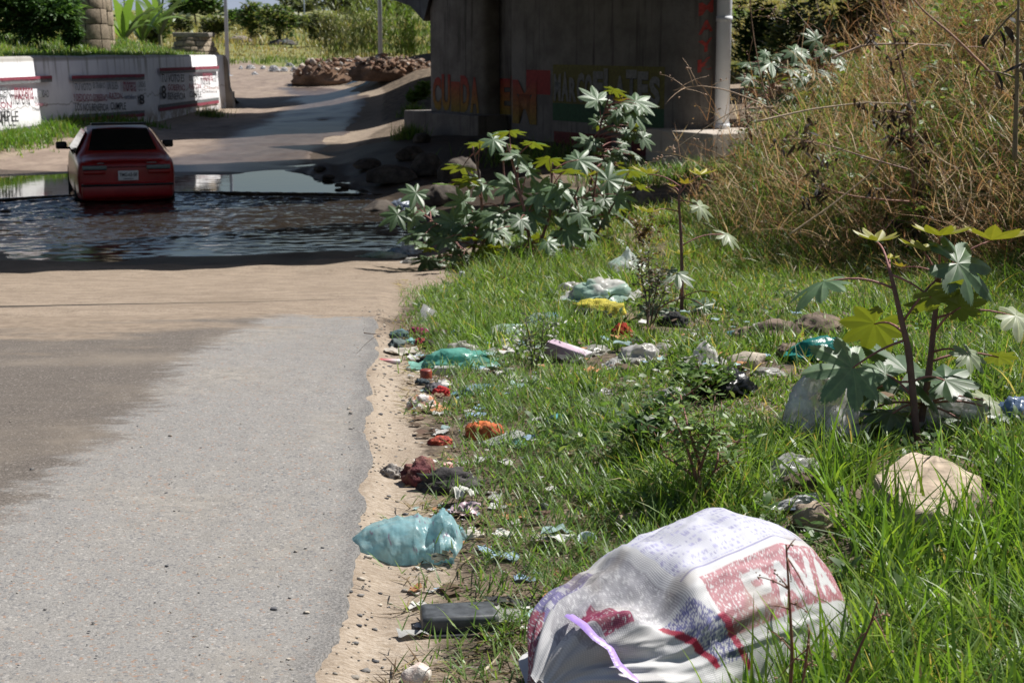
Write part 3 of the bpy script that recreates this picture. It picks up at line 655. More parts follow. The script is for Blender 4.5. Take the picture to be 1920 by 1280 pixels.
# ------------------------------------------------------------------ red saloon car driving away through the water
def car():
    px = plane_z(240, 379, WATER); rz = CAR_H
    z0 = WATER - .21
    root = empty("red_car", (px[0], px[1], z0), "red saloon car seen from behind driving through the flood water", "car", rz=rz)
    W = .835
    # stations along the length: y, floor, sill half-width, belt half-width, belt z, top z, top half-width
    st = [(-.02, .30, .70, .72, .80, .86, .60), (.05, .22, .78, .80, .86, .93, .66), (.25, .2, .81, .83, .90, .965, .68), (.62, .2, .83, W, .92, .985, .67), (.66, .2, .83, W, .925, 1.0, .655),
          (1.0, .2, W, W, .93, 1.22, .575), (1.25, .2, W, W, .93, 1.355, .535), (1.45, .2, W, W, .93, 1.40, .525), (2.0, .2, W, W, .925, 1.425, .53), (2.55, .2, W, W, .92, 1.40, .53), (2.85, .2, W, W, .915, 1.26, .57),
          (3.2, .2, .83, W, .90, 1.0, .66), (3.3, .2, .83, .83, .88, .95, .70), (3.9, .2, .81, .81, .80, .84, .66), (4.2, .22, .76, .76, .70, .74, .58), (4.3, .3, .66, .66, .58, .62, .5)]
    rows = []
    for y, fl, ws, wb, zb, zt, wt in st:
        half = [(0, fl), (ws * .9, fl), (ws, fl + .08), (wb * 1.0, (fl + zb) * .5 + .05), (wb * .985, zb - .06), (wb * .955, zb), (lerp(wb * .95, wt, .45), lerp(zb, zt, .45)), (wt + .03, zt - .055), (wt - .03, zt - .012), (wt * .6, zt), (0, zt + .012)]
        rows.append([[x, y, z] for x, z in half] + [[-x, y, z] for x, z in half[-2:0:-1]])
    G = np.array(rows); bm = bmesh.new(); vs = [[bm.verts.new(p) for p in r] for r in G]
    n = G.shape[1]
    for i in range(len(vs) - 1):
        for j in range(n): bm.faces.new([vs[i][j], vs[i + 1][j], vs[i + 1][(j + 1) % n], vs[i][(j + 1) % n]])
    bm.faces.new(vs[0]); bm.faces.new(vs[-1][::-1]); bmesh.ops.recalc_face_normals(bm, faces=bm.faces[:])
    for f in bm.faces: f.smooth = True
    me = bpy.data.meshes.new("body"); bm.to_mesh(me); bm.free()
    q = NT("red_car_paint"); c = q.mix(q.ramp(q.noise(3, 5, .6, q.obj()), .35, .7), (.34, .010, .014), (.42, .022, .024)); q.set(c, .34, Coat_Weight=.15, Coat_Roughness=.12, Specular_IOR_Level=.5)
    body = bpy.data.objects.new("body", me); sc.collection.objects.link(body); body.parent = root; me.materials.append(q.m)
    sub = body.modifiers.new("smooth", 'SUBSURF'); sub.levels = sub.render_levels = 2
    glass = NT("dark_car_glass"); glass.set((.012, .014, .015), .06, Specular_IOR_Level=.6); glass = glass.m
    blackp = plain("black_plastic", (.018, .018, .02), .45, 20, .2); trim = plain("grey_trim", (.10, .10, .11), .5)
    def patch(name, P, mat, par=root, th=.012, sm=True):
        P = np.asarray(P, float); m = MB(); m.grid(P); 
        return m.build(name, mat, par, smooth=sm)
    # rear window (curved), side windows
    ts = np.linspace(0, 1, 7); P = []
    for v in np.linspace(0, 1, 6):
        y, z = lerp(.70, 1.235, v), lerp(1.015, 1.355, v); hw = lerp(.575, .465, v); P.append([[lerp(-hw, hw, t), y - .05 * (1 - (2 * t - 1) ** 2) + .035 - .0, z + .030] for t in ts])
    patch("rear_window", P, glass)
    for s in (-1, 1):
        P = []
        for v in np.linspace(0, 1, 4):
            z = lerp(.965, 1.335, v); x = s * (lerp(.815, .585, v) + .004); P.append([[x, lerp(lerp(.95, 1.32, v), lerp(3.0, 2.62, v), t), z] for t in np.linspace(0, 1, 6)])
        patch("side_window", np.array(P)[:, ::s], glass)
        # mirrors
        m = MB(); m.box((s * .955, 2.72, 1.02), (.20, .10, .135), bevel=.035); m.box((s * .85, 2.74, .97), (.09, .05, .04)); m.build("mirror", blackp, root, smooth=True)
        # tail lights: smoky upper half, red lower half
        tl = MB(); tl.box((s * .525, -.012, .80), (.40, .10, .075), bevel=.02); to = tl.build("tail_light", plain("smoky_lens", (.16, .20, .20), .18, 30, .2), root)
        tl = MB(); tl.box((s * .535, -.016, .725), (.37, .10, .070), bevel=.02); tl.build("red_lens", plain("red_lens", (.34, .012, .012), .18, 30, .2), to)
        for yy in (.78, 3.45):
            m = MB(); a = np.linspace(0, 2 * math.pi, 25)
            prof = [(.30, -.09), (.31, -.06), (.31, .06), (.30, .09), (.2, .095), (.2, -.095)]; P = [[[x + s * .74, yy + r * math.cos(t), .31 + r * math.sin(t)] for r, x in prof] for t in a]
            m.grid(np.array(P)); wh = m.build("wheel", blackp, root, smooth=True); m = MB(); m.tube([(s * .66, yy, .31), (s * .82, yy, .31)], .195, 18); m.build("rim", trim, wh, smooth=True)
    # bumper with dark strip, number plate, boot lines, badges, third brake lamp, roof shade strip
    m = MB(); m.box((0, -.02, .42), (1.50, .20, .26), bevel=.06); m.build("bumper", q.m, root, smooth=True)
    m = MB(); m.box((0, -.125, .515), (1.52, .03, .035)); m.build("bumper_strip", blackp, root)
    m = MB(); m.box((0, -.035, .925), (1.16, .07, .03), bevel=.012); m.build("boot_lip", q.m, root)
    m = MB(); m.box((0, -.052, .81), (.66, .02, .014)); m.build("garnish", plain("dark_red_trim", (.12, .01, .012), .4), root)
    m = MB(); m.box((.02, -.056, .665), (.335, .02, .165), bevel=.008); pl = m.build("number_plate", plain("white_plate", (.74, .75, .76), .45, 10, .08), root)
    m = MB(); write(m, "TMG-63-58", (-.125, -.067, .650), (1, 0, 0), (0, 0, 1), .29, .06, .003, .02, (.03, .03, .05)); write(m, "OAXACA", (-.06, -.067, .602), (1, 0, 0), (0, 0, 1), .16, .022, .003, .02, (.05, .05, .08)); m.build("plate_number", vcol("plate_ink", .6), pl)
    m = MB(); write(m, "SEDAN", (.34, -.066, .865), (1, 0, 0), (0, 0, 1), .18, .022, .006, .02, (.6, .6, .6)); 
    chrome = plain("chrome", (.6, .6, .6), .25, metal=.9)
    for bx_, bw_ in ((.42, .17), (-.42, .11)): m = MB(); m.box((bx_, -.03, .875), (bw_, .02, .016)); m.build("badge", chrome, root)
    m = MB(); m.box((0, 1.5, 1.455), (.95, .16, .04), bevel=.015); m.build("roof_shade_strip", blackp, root)  # black strip added to stand in for shade on the roof
    m = MB()
    for x in (-.34, .34): m.box((x, 1.02, 1.24), (.24, .05, .15), bevel=.03)
    # bright windscreen seen through the cabin
    m = MB(); m.box((.0, .715, 1.075), (.50, .01, .055), bevel=.0); 
car()
# ------------------------------------------------------------------ rubbish on the verge
FOOT = []                                             # x, y, radius: grass keeps off these
def film_mat(name, rough=.27, transl=.45, clear=0.0):
    q = NT(name); o = q.obj(); c = q.attr("Col", "Color"); c = q.mix(q.ramp(q.noise(18, 5, .65, o), .3, .75), q.mix(1., c, (.72, .70, .67), 'MULTIPLY'), c)
    q.set(c, rough, q.bump(q.noise(28, 4, .6, o), .7, .006), Specular_IOR_Level=.5)
    tr = q.n("ShaderNodeBsdfTranslucent"); q.l(c, tr.inputs[0]); mx = q.n("ShaderNodeMixShader"); mx.inputs[0].default_value = transl
    q.l(q.b.outputs[0], mx.inputs[1]); q.l(tr.outputs[0], mx.inputs[2]); out = mx.outputs[0]
    if clear:
        t = q.n("ShaderNodeBsdfTransparent"); m2 = q.n("ShaderNodeMixShader")
        q.l(q.math('MULTIPLY', q.ramp(q.noise(9, 5, .6, o), .8, .2), clear * 1.3, clamp=True), m2.inputs[0]); q.l(out, m2.inputs[1]); q.l(t.outputs[0], m2.inputs[2]); out = m2.outputs[0]
    q.l(out, q.out.inputs[0]); return q.m
FILM = film_mat("thin_plastic"); CLEAR = film_mat("clear_plastic", .22, .3, .52); BLUEFILM = film_mat("blue_film", .3, .5, .22); CLOTH = vcol("dirty_cloth", .9, .6, 90, .2, .3)
NETM = vcol("plastic_net", .7, .9, 120, .3, .45); STONE = vcol("rough_stone", .92, .7, 45, .25, .3); HARD = vcol("hard_plastic", .42, .2, 60, .5, .25); PAPER = vcol("paper", .8, .3, 60, .3, .15, .2)
_ico = {}
def ico(sub):
    if sub not in _ico:
        bm = bmesh.new(); bmesh.ops.create_icosphere(bm, subdivisions=sub, radius=1); bm.verts.index_update()
        _ico[sub] = (np.array([v.co[:] for v in bm.verts]), np.array([[v.index for v in f.verts] for f in bm.faces])); bm.free()
    return _ico[sub]
def blob(size, seed, crumple=.35, freq=2.2, lump=.5, flat=.35, knot=0.0, sub=4):
    N, T = ico(sub); r = 1 + crumple * (ridged(N[:, 0] * freq + seed * 3.1, N[:, 1] * freq, N[:, 2] * freq, 4, seed) - .62) * 1.5 + lump * (fbm(N[:, 0] * 1.3 + seed, N[:, 1] * 1.3, N[:, 2] * 1.3, 3, seed + 5) - .5)
    P = N * r[:, None]
    if knot: P[:, 2] += knot * sstep(.80, .99, N[:, 2]); P[:, :2] *= (1 - .75 * sstep(.80, .97, N[:, 2]))[:, None]
    P[:, 2] = np.maximum(P[:, 2], -flat) + .02 * np.minimum(P[:, 2] + flat, 0); P[:, 2] += flat; P /= np.array([2, 2, 1 + flat]); return P * np.asarray(size), T
def mottle(P, c1, c2, seed, f=9, lo=.45, hi=.6):
    s = np.abs(P).max() + 1e-9; t = sstep(lo, hi, fbm(P[:, 0] / s * f * .3 + seed, P[:, 1] / s * f * .3, P[:, 2] / s * f * .3, 3, seed))[:, None]; return lerp(np.array(c1), np.array(c2), t)
def hull(pts, seed=0, bevel=.0):
    bm = bmesh.new()
    for p in pts: bm.verts.new(p)
    r = bmesh.ops.convex_hull(bm, input=bm.verts[:]); bmesh.ops.delete(bm, geom=[g for g in r['geom_interior'] if isinstance(g, bmesh.types.BMVert)], context='VERTS')
    if bevel: bmesh.ops.bevel(bm, geom=bm.edges[:], offset=bevel, segments=1, affect='EDGES')
    bmesh.ops.triangulate(bm, faces=bm.faces[:]); bmesh.ops.subdivide_edges(bm, edges=bm.edges[:], cuts=2, use_grid_fill=True); bmesh.ops.triangulate(bm, faces=bm.faces[:]); bm.verts.index_update()
    V = np.array([v.co[:] for v in bm.verts]); T = np.array([[v.index for v in f.verts] for f in bm.faces]); bm.free()
    s = np.abs(V).max(); V = V + (np.stack([fbm(V[:, 0] / s * 5 + k * 7, V[:, 1] / s * 5, V[:, 2] / s * 5, 3, seed + k) for k in range(3)], -1) - .5) * s * .10
    return V, T
def item(kind, name, cat, label, px, py, wpx, hpx, c1, c2=None, rz=0., dep=.8, seed=0, group=None, sink=.0, **kw):
    """px, py: middle of the base in the photo; wpx, hpx: width and height there"""
    g = ground(px, py); m = mpp(g); W, Hh = wpx * m, hpx * m; D = W * dep; seed = seed or int(px * 7 + py) % 997
    c2 = c2 or c1; y = g[1] + D * .5 * .6; x = g[0] * y / g[1]; z = float(H(x, y)) - sink
    o = None; loc = (x, y, z)
    if kind in ('bag', 'clear', 'rag', 'net', 'rock', 'clod'):
        pr = dict(bag=(.55, 2.6, .7, .3), clear=(.6, 2.2, .6, .3), rag=(.75, 2.6, .8, .25), net=(.5, 2.4, .6, .3), rock=(.18, 1.6, .5, .4), clod=(.40, 3.0, .5, .35))[kind]
        P, T = blob((W, D, Hh), seed, pr[0], pr[1], pr[2], kw.get('flat', pr[3]), kw.get('knot', 0), 4)
        if kind in ('bag', 'clear'):
            P[:, 2] *= .85; n = 24; u, v = np.meshgrid(np.linspace(-.62, .62, n), np.linspace(-.6, .6, n)); th = np.arctan2(v, u); rr = np.hypot(u, v) * 2 / (1.05 + .5 * (fbm(np.cos(th) * 2 + seed, np.sin(th) * 2, oct=3, s=seed) - .5)); sz = np.minimum(1, rr)
            f = ridged(u * 3 + seed, v * 3, 0 * u, 3, seed + 2); A = np.stack([u * W * (.9 + .5 * fbm(u * 3 + seed, v * 3, oct=2, s=seed + 3)), v * D * (.9 + .5 * fbm(u * 3, v * 3 + seed, oct=2, s=seed + 4)), Hh * (.08 + .62 * np.maximum(f - .45, 0) + .25 * np.maximum(0, 1 - rr))], -1)
            i_ = np.arange(n - 1)[:, None] * n; j_ = np.arange(n - 1)[None]; Qs = np.stack([i_ + j_, i_ + j_ + 1, i_ + n + j_ + 1, i_ + n + j_], -1).reshape(-1, 4); Qs = Qs[(rr.ravel()[Qs].max(1) < 1.25)] + len(P); T = np.vstack([T, Qs[:, [0, 1, 2]], Qs[:, [0, 2, 3]]]); P = np.vstack([P, A.reshape(-1, 3)])
        mat = dict(bag=FILM, clear=CLEAR, rag=CLOTH, net=NETM, rock=STONE, clod=STONE)[kind]
        o = np_mesh(name, P, [T], mat, None, mottle(P, c1, c2, seed), True)
    elif kind == 'chunk':
        r_ = np.random.default_rng(seed); a = r_.random((14, 3)) - .5; a /= np.abs(a).max(1)[:, None] * 2; a = a * (.75 + .25 * r_.random((14, 1))) * np.array([W, D, Hh]); a[:, 2] += Hh * .42
        V, T = hull(a, seed, min(W, Hh) * .06); o = np_mesh(name, V, [T], STONE, None, mottle(V, c1, c2, seed), False)
    elif kind == 'sheet':                                        # crumpled stiff sheet: paper, card, wrapper
        n = 18; u, v = np.meshgrid(np.linspace(-.5, .5, n), np.linspace(-.5, .5, n)); f = ridged(u * 2.4 + seed, v * 2.4, 0 * u, 2, seed)
        zz = Hh * (f - f.min()) / (np.ptp(f) + 1e-6); e = 1 + .18 * (fbm(u * 5 + seed, v * 5, oct=2, s=seed) - .5)
        A = np.stack([u * W * e, v * D * e, zz + .004], -1); B = A - np.array([0, 0, .004]); m_ = MB(); m_.grid(A); m_.grid(B[:, ::-1]); V = np.vstack(m_.V)
        o = np_mesh(name, V, [np.vstack(m_.Q)], kw.get('mat', PAPER), None, mottle(V, c1, c2, seed), kw.get('smooth', False))
    elif kind == 'slab':                                         # broken board, card box or packet
        m_ = MB(); m_.box((0, 0, Hh / 2), (W, D, Hh), bevel=min(W, D, Hh) * .12, jit=min(W, D, Hh) * .1); V = np.vstack(m_.V); C = np.where((V[:, :1] < -W * .28) if kw.get('end') else (fbm(V[:, 0] / W * 3, V[:, 1] / W * 3, s=seed)[:, None] > .5), np.array(c2), np.array(c1))
        o = np_mesh(name, V, [np.vstack(m_.T)], kw.get('mat', PAPER), None, C, False)
    elif kind == 'cup':
        m_ = MB(); h = Hh; r0, r1 = W * .36, W * .5; a = np.linspace(0, 2 * math.pi, 25); P = [[[r * math.cos(t), r * math.sin(t), z_] for t in a] for r, z_ in ((r0 * .9, 0), (r0, .004), (lerp(r0, r1, .5), h * .5), (r1, h), (r1 * 1.06, h), (r1 * 1.06, h * .98), (r1 * .97, h * .97), (r0 * .95, .008))]
        m_.grid(np.array(P)); V = np.vstack(m_.V); o = np_mesh(name, V, [np.vstack(m_.Q)], kw.get('mat', CLEAR), None, c1, True)
    elif kind == 'can':
        m_ = MB(); m_.tube([(0, 0, 0), (0, 0, Hh * .1), (0, 0, Hh * .5), (0, 0, Hh * .9), (0, 0, Hh)], [W * .42, W * .5, W * .46, W * .5, W * .42], 18, cap=True); V = np.vstack(m_.V)
        o = np_mesh(name, V, [np.vstack(m_.Q), np.vstack(m_.T)], HARD, None, mottle(V, c1, c2, seed), True)
    o.location = loc; o.rotation_euler = (kw.get('rx', 0), kw.get('ry', 0), rz)
    tag(o, label, cat, group); FOOT.append((x, y, max(W, D) * .42)); return o

WHT, OFF, TEAL, LBLUE, BLU, GRN, BLK, RED, ORG, MAR, BRN, GRY, TAN, PNK, YEL = (.75, .75, .74), (.62, .61, .57), (.16, .52, .42), (.20, .52, .62), (.10, .22, .45), (.45, .68, .54), (.022, .022, .024), (.40, .05, .04), (.55, .14, .05), (.14, .035, .04), (.12, .07, .045), (.32, .32, .32), (.50, .43, .34), (.62, .40, .46), (.62, .52, .06)
I = item
G_B = "discarded plastic bags on the verge"; G_R = "rags along the road edge"; G_S = "stones on the verge"; G_P = "litter packets and cups"
I('chunk', 'rock', 'rock', "whitish broken plaster lump at the very bottom beside the sandy strip", 778, 1284, 70, 42, (.68, .62, .56), (.55, .42, .36), group=G_S)
I('sheet', 'paper_cup', 'cup', "crushed pale waxed paper cup lying on soil above the pink wrapper", 868, 950, 40, 36, (.66, .66, .60), (.55, .55, .5), .4, 1.0, mat=PAPER, group=G_P)
I('sheet', 'wrapper', 'wrapper', "pink, white and black snack wrapper on the soil behind the blue bag", 872, 970, 52, 22, (.62, .46, .50), (.05, .05, .06), -.2, .8, mat=HARD, group=G_P)
I('rag', 'folded_cloth', 'cloth', "flat black folded cloth lying on soil below the maroon net bag", 842, 922, 108, 34, (.06, .055, .055), (.105, .095, .09), .08, .6, group=G_R)
I('net', 'net_bag', 'net bag', "bundled dark maroon net bag beside the black folded cloth", 788, 908, 66, 44, MAR, (.20, .09, .07), .5, .8, group=G_B)
I('rag', 'root_clump', 'roots', "small tangle of pale grey roots left of the maroon net bag", 735, 895, 40, 18, (.34, .31, .28), (.12, .1, .09), 0, .8)
I('slab', 'wrapper', 'wrapper', "small pink packet beside the maroon net bag", 838, 884, 20, 16, (.66, .32, .28), (.6, .45, .4), .5, .7, group=G_P, mat=HARD)
I('net', 'net_bag', 'net bag', "bright orange net bag in the grass beside the grey board", 910, 824, 66, 30, (.60, .16, .05), (.40, .08, .03), 0, .8, group=G_B)
I('slab', 'board', 'board', "flat grey broken board lying in the grass below the orange net bag", 948, 834, 78, 12, (.40, .40, .40), (.34, .34, .33), .5, .5, ry=-.18, mat=STONE)
I('net', 'net_scrap', 'net scrap', "torn orange red net scrap on the soil left of the orange net bag", 826, 834, 46, 14, (.46, .09, .05), (.3, .05, .04), .2, .6, group=G_B)
I('rag', 'crumpled_bag', 'bag', "crumpled white and orange striped bag at the road edge below the turquoise bag", 794, 768, 54, 24, (.64, .60, .57), (.52, .20, .10), .1, .8, group=G_B)
I('rag', 'rag', 'rag', "small bright red rag above the orange striped bag", 828, 742, 30, 14, (.55, .05, .05), (.35, .03, .03), 0, .8, group=G_R)
I('bag', 'plastic_bag', 'bag', "crumpled turquoise plastic bag lying on the rubbish by the road edge", 852, 693, 110, 44, (.20, .58, .48), (.32, .66, .56), .1, .6, group=G_B)
I('bag', 'plastic_bag', 'bag', "thin turquoise bag tail spread into the grass right of the turquoise bag", 902, 676, 56, 18, (.22, .60, .50), (.34, .66, .58), -.2, .5, group=G_B)
I('slab', 'box', 'box', "long white carton lying below the turquoise bag", 838, 703, 48, 15, WHT, OFF, .05, .4, group=G_P)
I('can', 'tin_can', 'can', "rusty red tin standing at the road edge below the turquoise bag", 799, 713, 24, 20, (.30, .06, .035), (.2, .04, .03))
I('clear', 'plastic_bag', 'bag', "greyish clear bag rising behind the turquoise bag", 868, 668, 54, 30, (.66, .62, .6), (.5, .47, .45), .2, .6, group=G_B)
I('slab', 'packet', 'packet', "flat silvery packet with red end lying alone on the sand", 731, 680, 42, 6, (.56, .56, .56), (.5, .06, .06), -.15, .35, end=True, mat=HARD, group=G_P)
I('sheet', 'cardboard', 'cardboard', "torn pale cardboard piece on the sand below the rags", 752, 666, 62, 12, (.56, .52, .45), (.45, .40, .34), .1, .6)
for k, (x, y, w_, h_, c, t) in enumerate([(748, 636, 36, 15, (.10, .16, .17), "dark teal rag at the near end of the rag row"), (782, 634, 42, 16, (.20, .03, .07), "maroon rag in the middle of the rag row"), (822, 637, 56, 15, (.08, .05, .04), "long brown muddy rag in the rag row beneath the cup"), (853, 637, 24, 15, (.10, .20, .20), "small blue green wad at the right end of the rag row"),
        (745, 652, 40, 13, (.12, .15, .15), "dark grey rag on the soil above the cardboard"), (790, 650, 30, 14, (.34, .04, .06), "bright crimson rag right of the cardboard"), (770, 645, 26, 10, (.24, .44, .44), "pale teal scrap among the rags above the cardboard"), (806, 655, 34, 14, (.07, .055, .05), "black muddy wad left of the turquoise bag"),
        (800, 690, 40, 18, (.05, .04, .035), "dark brown hairy wad under the turquoise bag"), (818, 736, 40, 14, (.16, .15, .16), "grey wad above the orange striped bag"), (792, 722, 26, 10, (.07, .09, .10), "tiny dark rag between rusty tin and red rag")]):
    I('rag', 'rag', 'rag', t, x, y, w_, h_, c, tuple(v * .6 for v in c), .3 * k, .7, group=G_R)
I('cup', 'plastic_cup', 'cup', "clear plastic cup lying tilted in the grass edge", 790, 603, 27, 30, (.80, .82, .84), rx=-.25, ry=.55, group=G_P)
I('bag', 'plastic_bag', 'bag', "knotted pale green and white bag standing uppermost in the grass", 1176, 538, 86, 60, (.80, .84, .80), (.56, .74, .64), .2, .7, knot=.5, group=G_B)
I('bag', 'plastic_bag', 'bag', "white and green streaked full bag below the knotted bag", 1128, 566, 104, 50, (.80, .79, .76), (.52, .72, .62), -.2, .7, group=G_B)
I('bag', 'plastic_bag', 'bag', "small white bag left of the streaked full bag", 1072, 552, 52, 24, WHT, OFF, 0, .7, group=G_B)
I('net', 'mesh_sack', 'mesh sack', "yellow mesh sack half sunk in the grass below the streaked bag", 1122, 597, 88, 34, (.66, .56, .06), (.46, .40, .05), .12, .55)
I('can', 'bottle', 'bottle', "small clear bottle standing in the grass edge above the clear cup", 866, 533, 11, 24, (.55, .60, .62), (.45, .5, .5))
I('rag', 'plastic_strip', 'plastic', "long black plastic strip lying in front of the yellow mesh sack", 1090, 602, 96, 22, (.015, .015, .016), (.03, .03, .03), .15, .25)
I('bag', 'plastic_bag', 'bag', "torn pale blue bag in the grass left of the black strip", 1018, 630, 80, 44, (.30, .52, .62), (.55, .60, .58), 0, .7, group=G_B)
I('clear', 'plastic_bag', 'bag', "pale green see-through bag left of the torn blue bag", 955, 646, 82, 38, (.45, .70, .60), (.7, .74, .7), .3, .7, group=G_B)
I('rag', 'paper_heap', 'paper', "heap of dirty white paper in the grass below the torn blue bag", 962, 655, 60, 18, (.60, .58, .53), (.40, .37, .33), 0, .7)
I('slab', 'foam_box', 'foam box', "white and pinkish foam box lid lying askew in the middle grass", 1062, 676, 84, 26, (.76, .74, .76), (.50, .38, .46), -.5, .4, ry=.22, mat=PAPER)
I('bag', 'plastic_bag', 'bag', "small white bag in the grass below the green see-through bag", 956, 708, 38, 20, WHT, OFF, .4, .7, group=G_B)
I('bag', 'plastic_bag', 'bag', "flattened light blue bag sunk in grass above the orange net bag", 898, 740, 66, 20, (.28, .50, .62), (.42, .62, .70), .3, .5, group=G_B)
I('rag', 'rag', 'rag', "dark red cloth below the black strip in the grass", 1165, 645, 34, 34, (.30, .035, .02), (.16, .02, .015), .2, .7, group=G_R)
I('bag', 'plastic_bag', 'bag', "white bag half hidden in the grass right of the foam box lid", 1200, 682, 72, 40, (.74, .73, .72), OFF, 0, .7, group=G_B)
I('bag', 'plastic_bag', 'bag', "torn glossy black bag in the grass left of the big castor plant", 1356, 745, 98, 58, (.02, .022, .024), (.05, .055, .06), .2, .7, group=G_B)
I('clear', 'plastic_jug', 'bag', "greyish translucent bag standing above the black bag", 1322, 692, 52, 50, (.80, .79, .78), (.66, .65, .63), 0, .7, knot=.3, group=G_B)
I('chunk', 'stone', 'stone', "flat tan stone behind the torn black bag", 1400, 694, 80, 40, (.46, .40, .32), (.36, .31, .25), .2, .7, group=G_S)
I('chunk', 'stone', 'stone', "brown clay brick lump left of the tan stone", 1352, 662, 46, 28, (.20, .13, .09), (.14, .09, .06), .4, .8, group=G_S)
for k, (x, y, w_, h_, t) in enumerate([(1450, 648, 96, 44, "large brown earth clod right of the clay lump"), (1535, 640, 110, 46, "darker earth clod behind the teal bag"), (1478, 672, 54, 26, "small earth clod left of the teal bag"), (1400, 640, 60, 24, "low earth clod above the tan stone"), (1580, 618, 66, 30, "earth clod at the far right end of the soil heap")]):
    I('clod', 'earth_clod', 'soil', t, x, y, w_, h_, (.20, .15, .115), (.11, .085, .065), .6 * k, .8, group="earth clods in the grass")
I('bag', 'plastic_bag', 'bag', "white scrap of bag on top of the brown earth clod", 1420, 628, 26, 24, WHT, OFF, 0, .6, group=G_B)
I('bag', 'plastic_bag', 'bag', "small bright blue scrap above the clay lump", 1378, 630, 34, 12, (.30, .60, .70), (.2, .4, .5), 0, .6, group=G_B)
I('bag', 'plastic_bag', 'bag', "deep teal bag in the grass left of the big castor plant stems", 1540, 676, 108, 42, (.03, .28, .25), (.05, .40, .36), .1, .6, group=G_B)
I('clear', 'plastic_bag', 'bag', "large clear plastic bag slumped under the big castor leaves", 1536, 826, 124, 120, (.90, .90, .90), (.78, .78, .78), .2, .6, knot=.35, group=G_B)
I('clear', 'plastic_bag', 'bag', "clear torn bag lying behind the castor stems", 1765, 800, 150, 66, (.74, .73, .74), (.6, .6, .6), -.1, .6, group=G_B)
I('bag', 'plastic_bag', 'bag', "blue plastic bag at the right edge of the photo", 1908, 800, 64, 58, (.22, .32, .52), (.40, .48, .62), 0, .7, group=G_B)
I('bag', 'plastic_bag', 'bag', "shiny greyish white bag above the dark root ball", 1485, 902, 118, 48, (.66, .67, .66), (.5, .5, .49), .55, .5, group=G_B)
I('bag', 'plastic_strip', 'plastic', "white and blue plastic strip in the grass left of the stone slab", 1512, 950, 110, 22, (.66, .66, .68), (.25, .33, .45), .5, .3, group=G_B)
I('rag', 'root_ball', 'roots', "dark brown root ball between the white bag and the plastic strip", 1500, 922, 70, 30, (.13, .095, .075), (.05, .04, .035), .3, .7)
I('bag', 'plastic_strip', 'plastic', "thin white plastic strip in grass right of the leafy shrub", 1412, 868, 50, 26, (.74, .73, .72), (.7, .7, .7), -.8, .3, group=G_B)
I('rag', 'rag', 'rag', "orange scrap in the grass right of the leafy shrub", 1386, 872, 32, 24, (.55, .20, .10), (.4, .12, .06), 0, .7, group=G_R)
I('cup', 'small_pot', 'pot', "small white and blue pot in the grass left of the big sack", 1100, 1026, 34, 20, (.60, .66, .72), mat=HARD, rx=.5, group=G_P)
I('can', 'plastic_pot', 'pot', "black plastic pot lying in the grass above the blue white pot", 1018, 960, 30, 20, (.02, .022, .024), rx=1.2, group=G_P)
I('rock', 'stone', 'stone', "flat pale grey stone right of the blue bag", 884, 1010, 48, 15, (.50, .47, .42), (.42, .39, .34), .1, .7, group=G_S)
I('chunk', 'stone', 'stone', "brown flat stone behind the left shoulder of the big sack", 1182, 986, 60, 22, (.36, .27, .21), (.28, .2, .16), .3, .8, group=G_S)
I('clod', 'earth_clod', 'soil', "sandy earth lump right behind the big sack", 1535, 995, 90, 44, (.34, .27, .2), (.22, .17, .13), 0, .8, group="earth clods in the grass")
I('rock', 'stone', 'stone', "whitish stone in the short grass above the leafy shrub", 1090, 762, 30, 16, (.6, .58, .54), (.5, .47, .44), 0, .8, group=G_S)
I('rag', 'rag', 'rag', "dark blue rag in the grass right of the grey board", 1045, 800, 40, 18, (.03, .06, .08), (.10, .28, .32), 0, .7, group=G_R)
I('bag', 'plastic_bag', 'bag', "long pale green bag on the sand beside the water", 716, 484, 68, 16, (.48, .62, .50), (.66, .70, .64), .05, .4, group=G_B)
I('bag', 'plastic_bag', 'bag', "pale blue bag beside the water right of the long green bag", 745, 480, 36, 16, (.42, .56, .68), (.6, .66, .7), 0, .6, group=G_B)
I('rag', 'plastic_bag', 'bag', "crumpled white bag at the waterside under the castor leaves", 770, 476, 40, 22, (.70, .66, .62), (.5, .45, .42), 0, .7, group=G_B)
I('bag', 'plastic_bag', 'bag', "small white bag below the crumpled waterside bag", 772, 494, 32, 12, WHT, OFF, 0, .6, group=G_B)
I('bag', 'plastic_bag', 'bag', "pale blue bag at the dark water edge left of the castor plants", 752, 400, 42, 26, (.44, .52, .66), (.3, .36, .46), 0, .6, group=G_B)
I('chunk', 'stone', 'stone', "brown concrete block standing behind the young castor plant", 1212, 392, 42, 42, (.30, .24, .19), (.24, .19, .15), .1, .8, group=G_S)
I('chunk', 'stone', 'stone', "low brown block beside the brown concrete block", 1262, 392, 54, 24, (.17, .12, .09), (.13, .09, .07), .2, .8, group=G_S)
for k, (x, y, w_, h_) in enumerate([(735, 345, 90, 34), (800, 330, 70, 40), (690, 318, 60, 18), (860, 345, 80, 50), (770, 300, 60, 24), (720, 412, 100, 26), (650, 400, 60, 14), (830, 385, 70, 40), (600, 322, 30, 8), (616, 336, 24, 7), (640, 352, 26, 7), (790, 268, 40, 18)]):
    I('rock', 'boulder', 'rock', ["wide dark boulder on the shaded right shore", "dark boulder below the left plinth of the pier", "low dark rock at the far tip of the shore", "big dark boulder in front of the graffiti", "dark rock close to the pier corner", "long dark rock where the wake meets the shore", "flat dark rock lapped by the wake", "dark boulder behind the castor leaves", "small dark stone farthest out in the pool", "second small stone in the pool", "nearest small stone in the pool", "grey rock at the foot of the left plinth"][k], x, y, w_, h_, (.10, .085, .072), (.06, .05, .045), k, .8, group="rocks on the shaded shore")

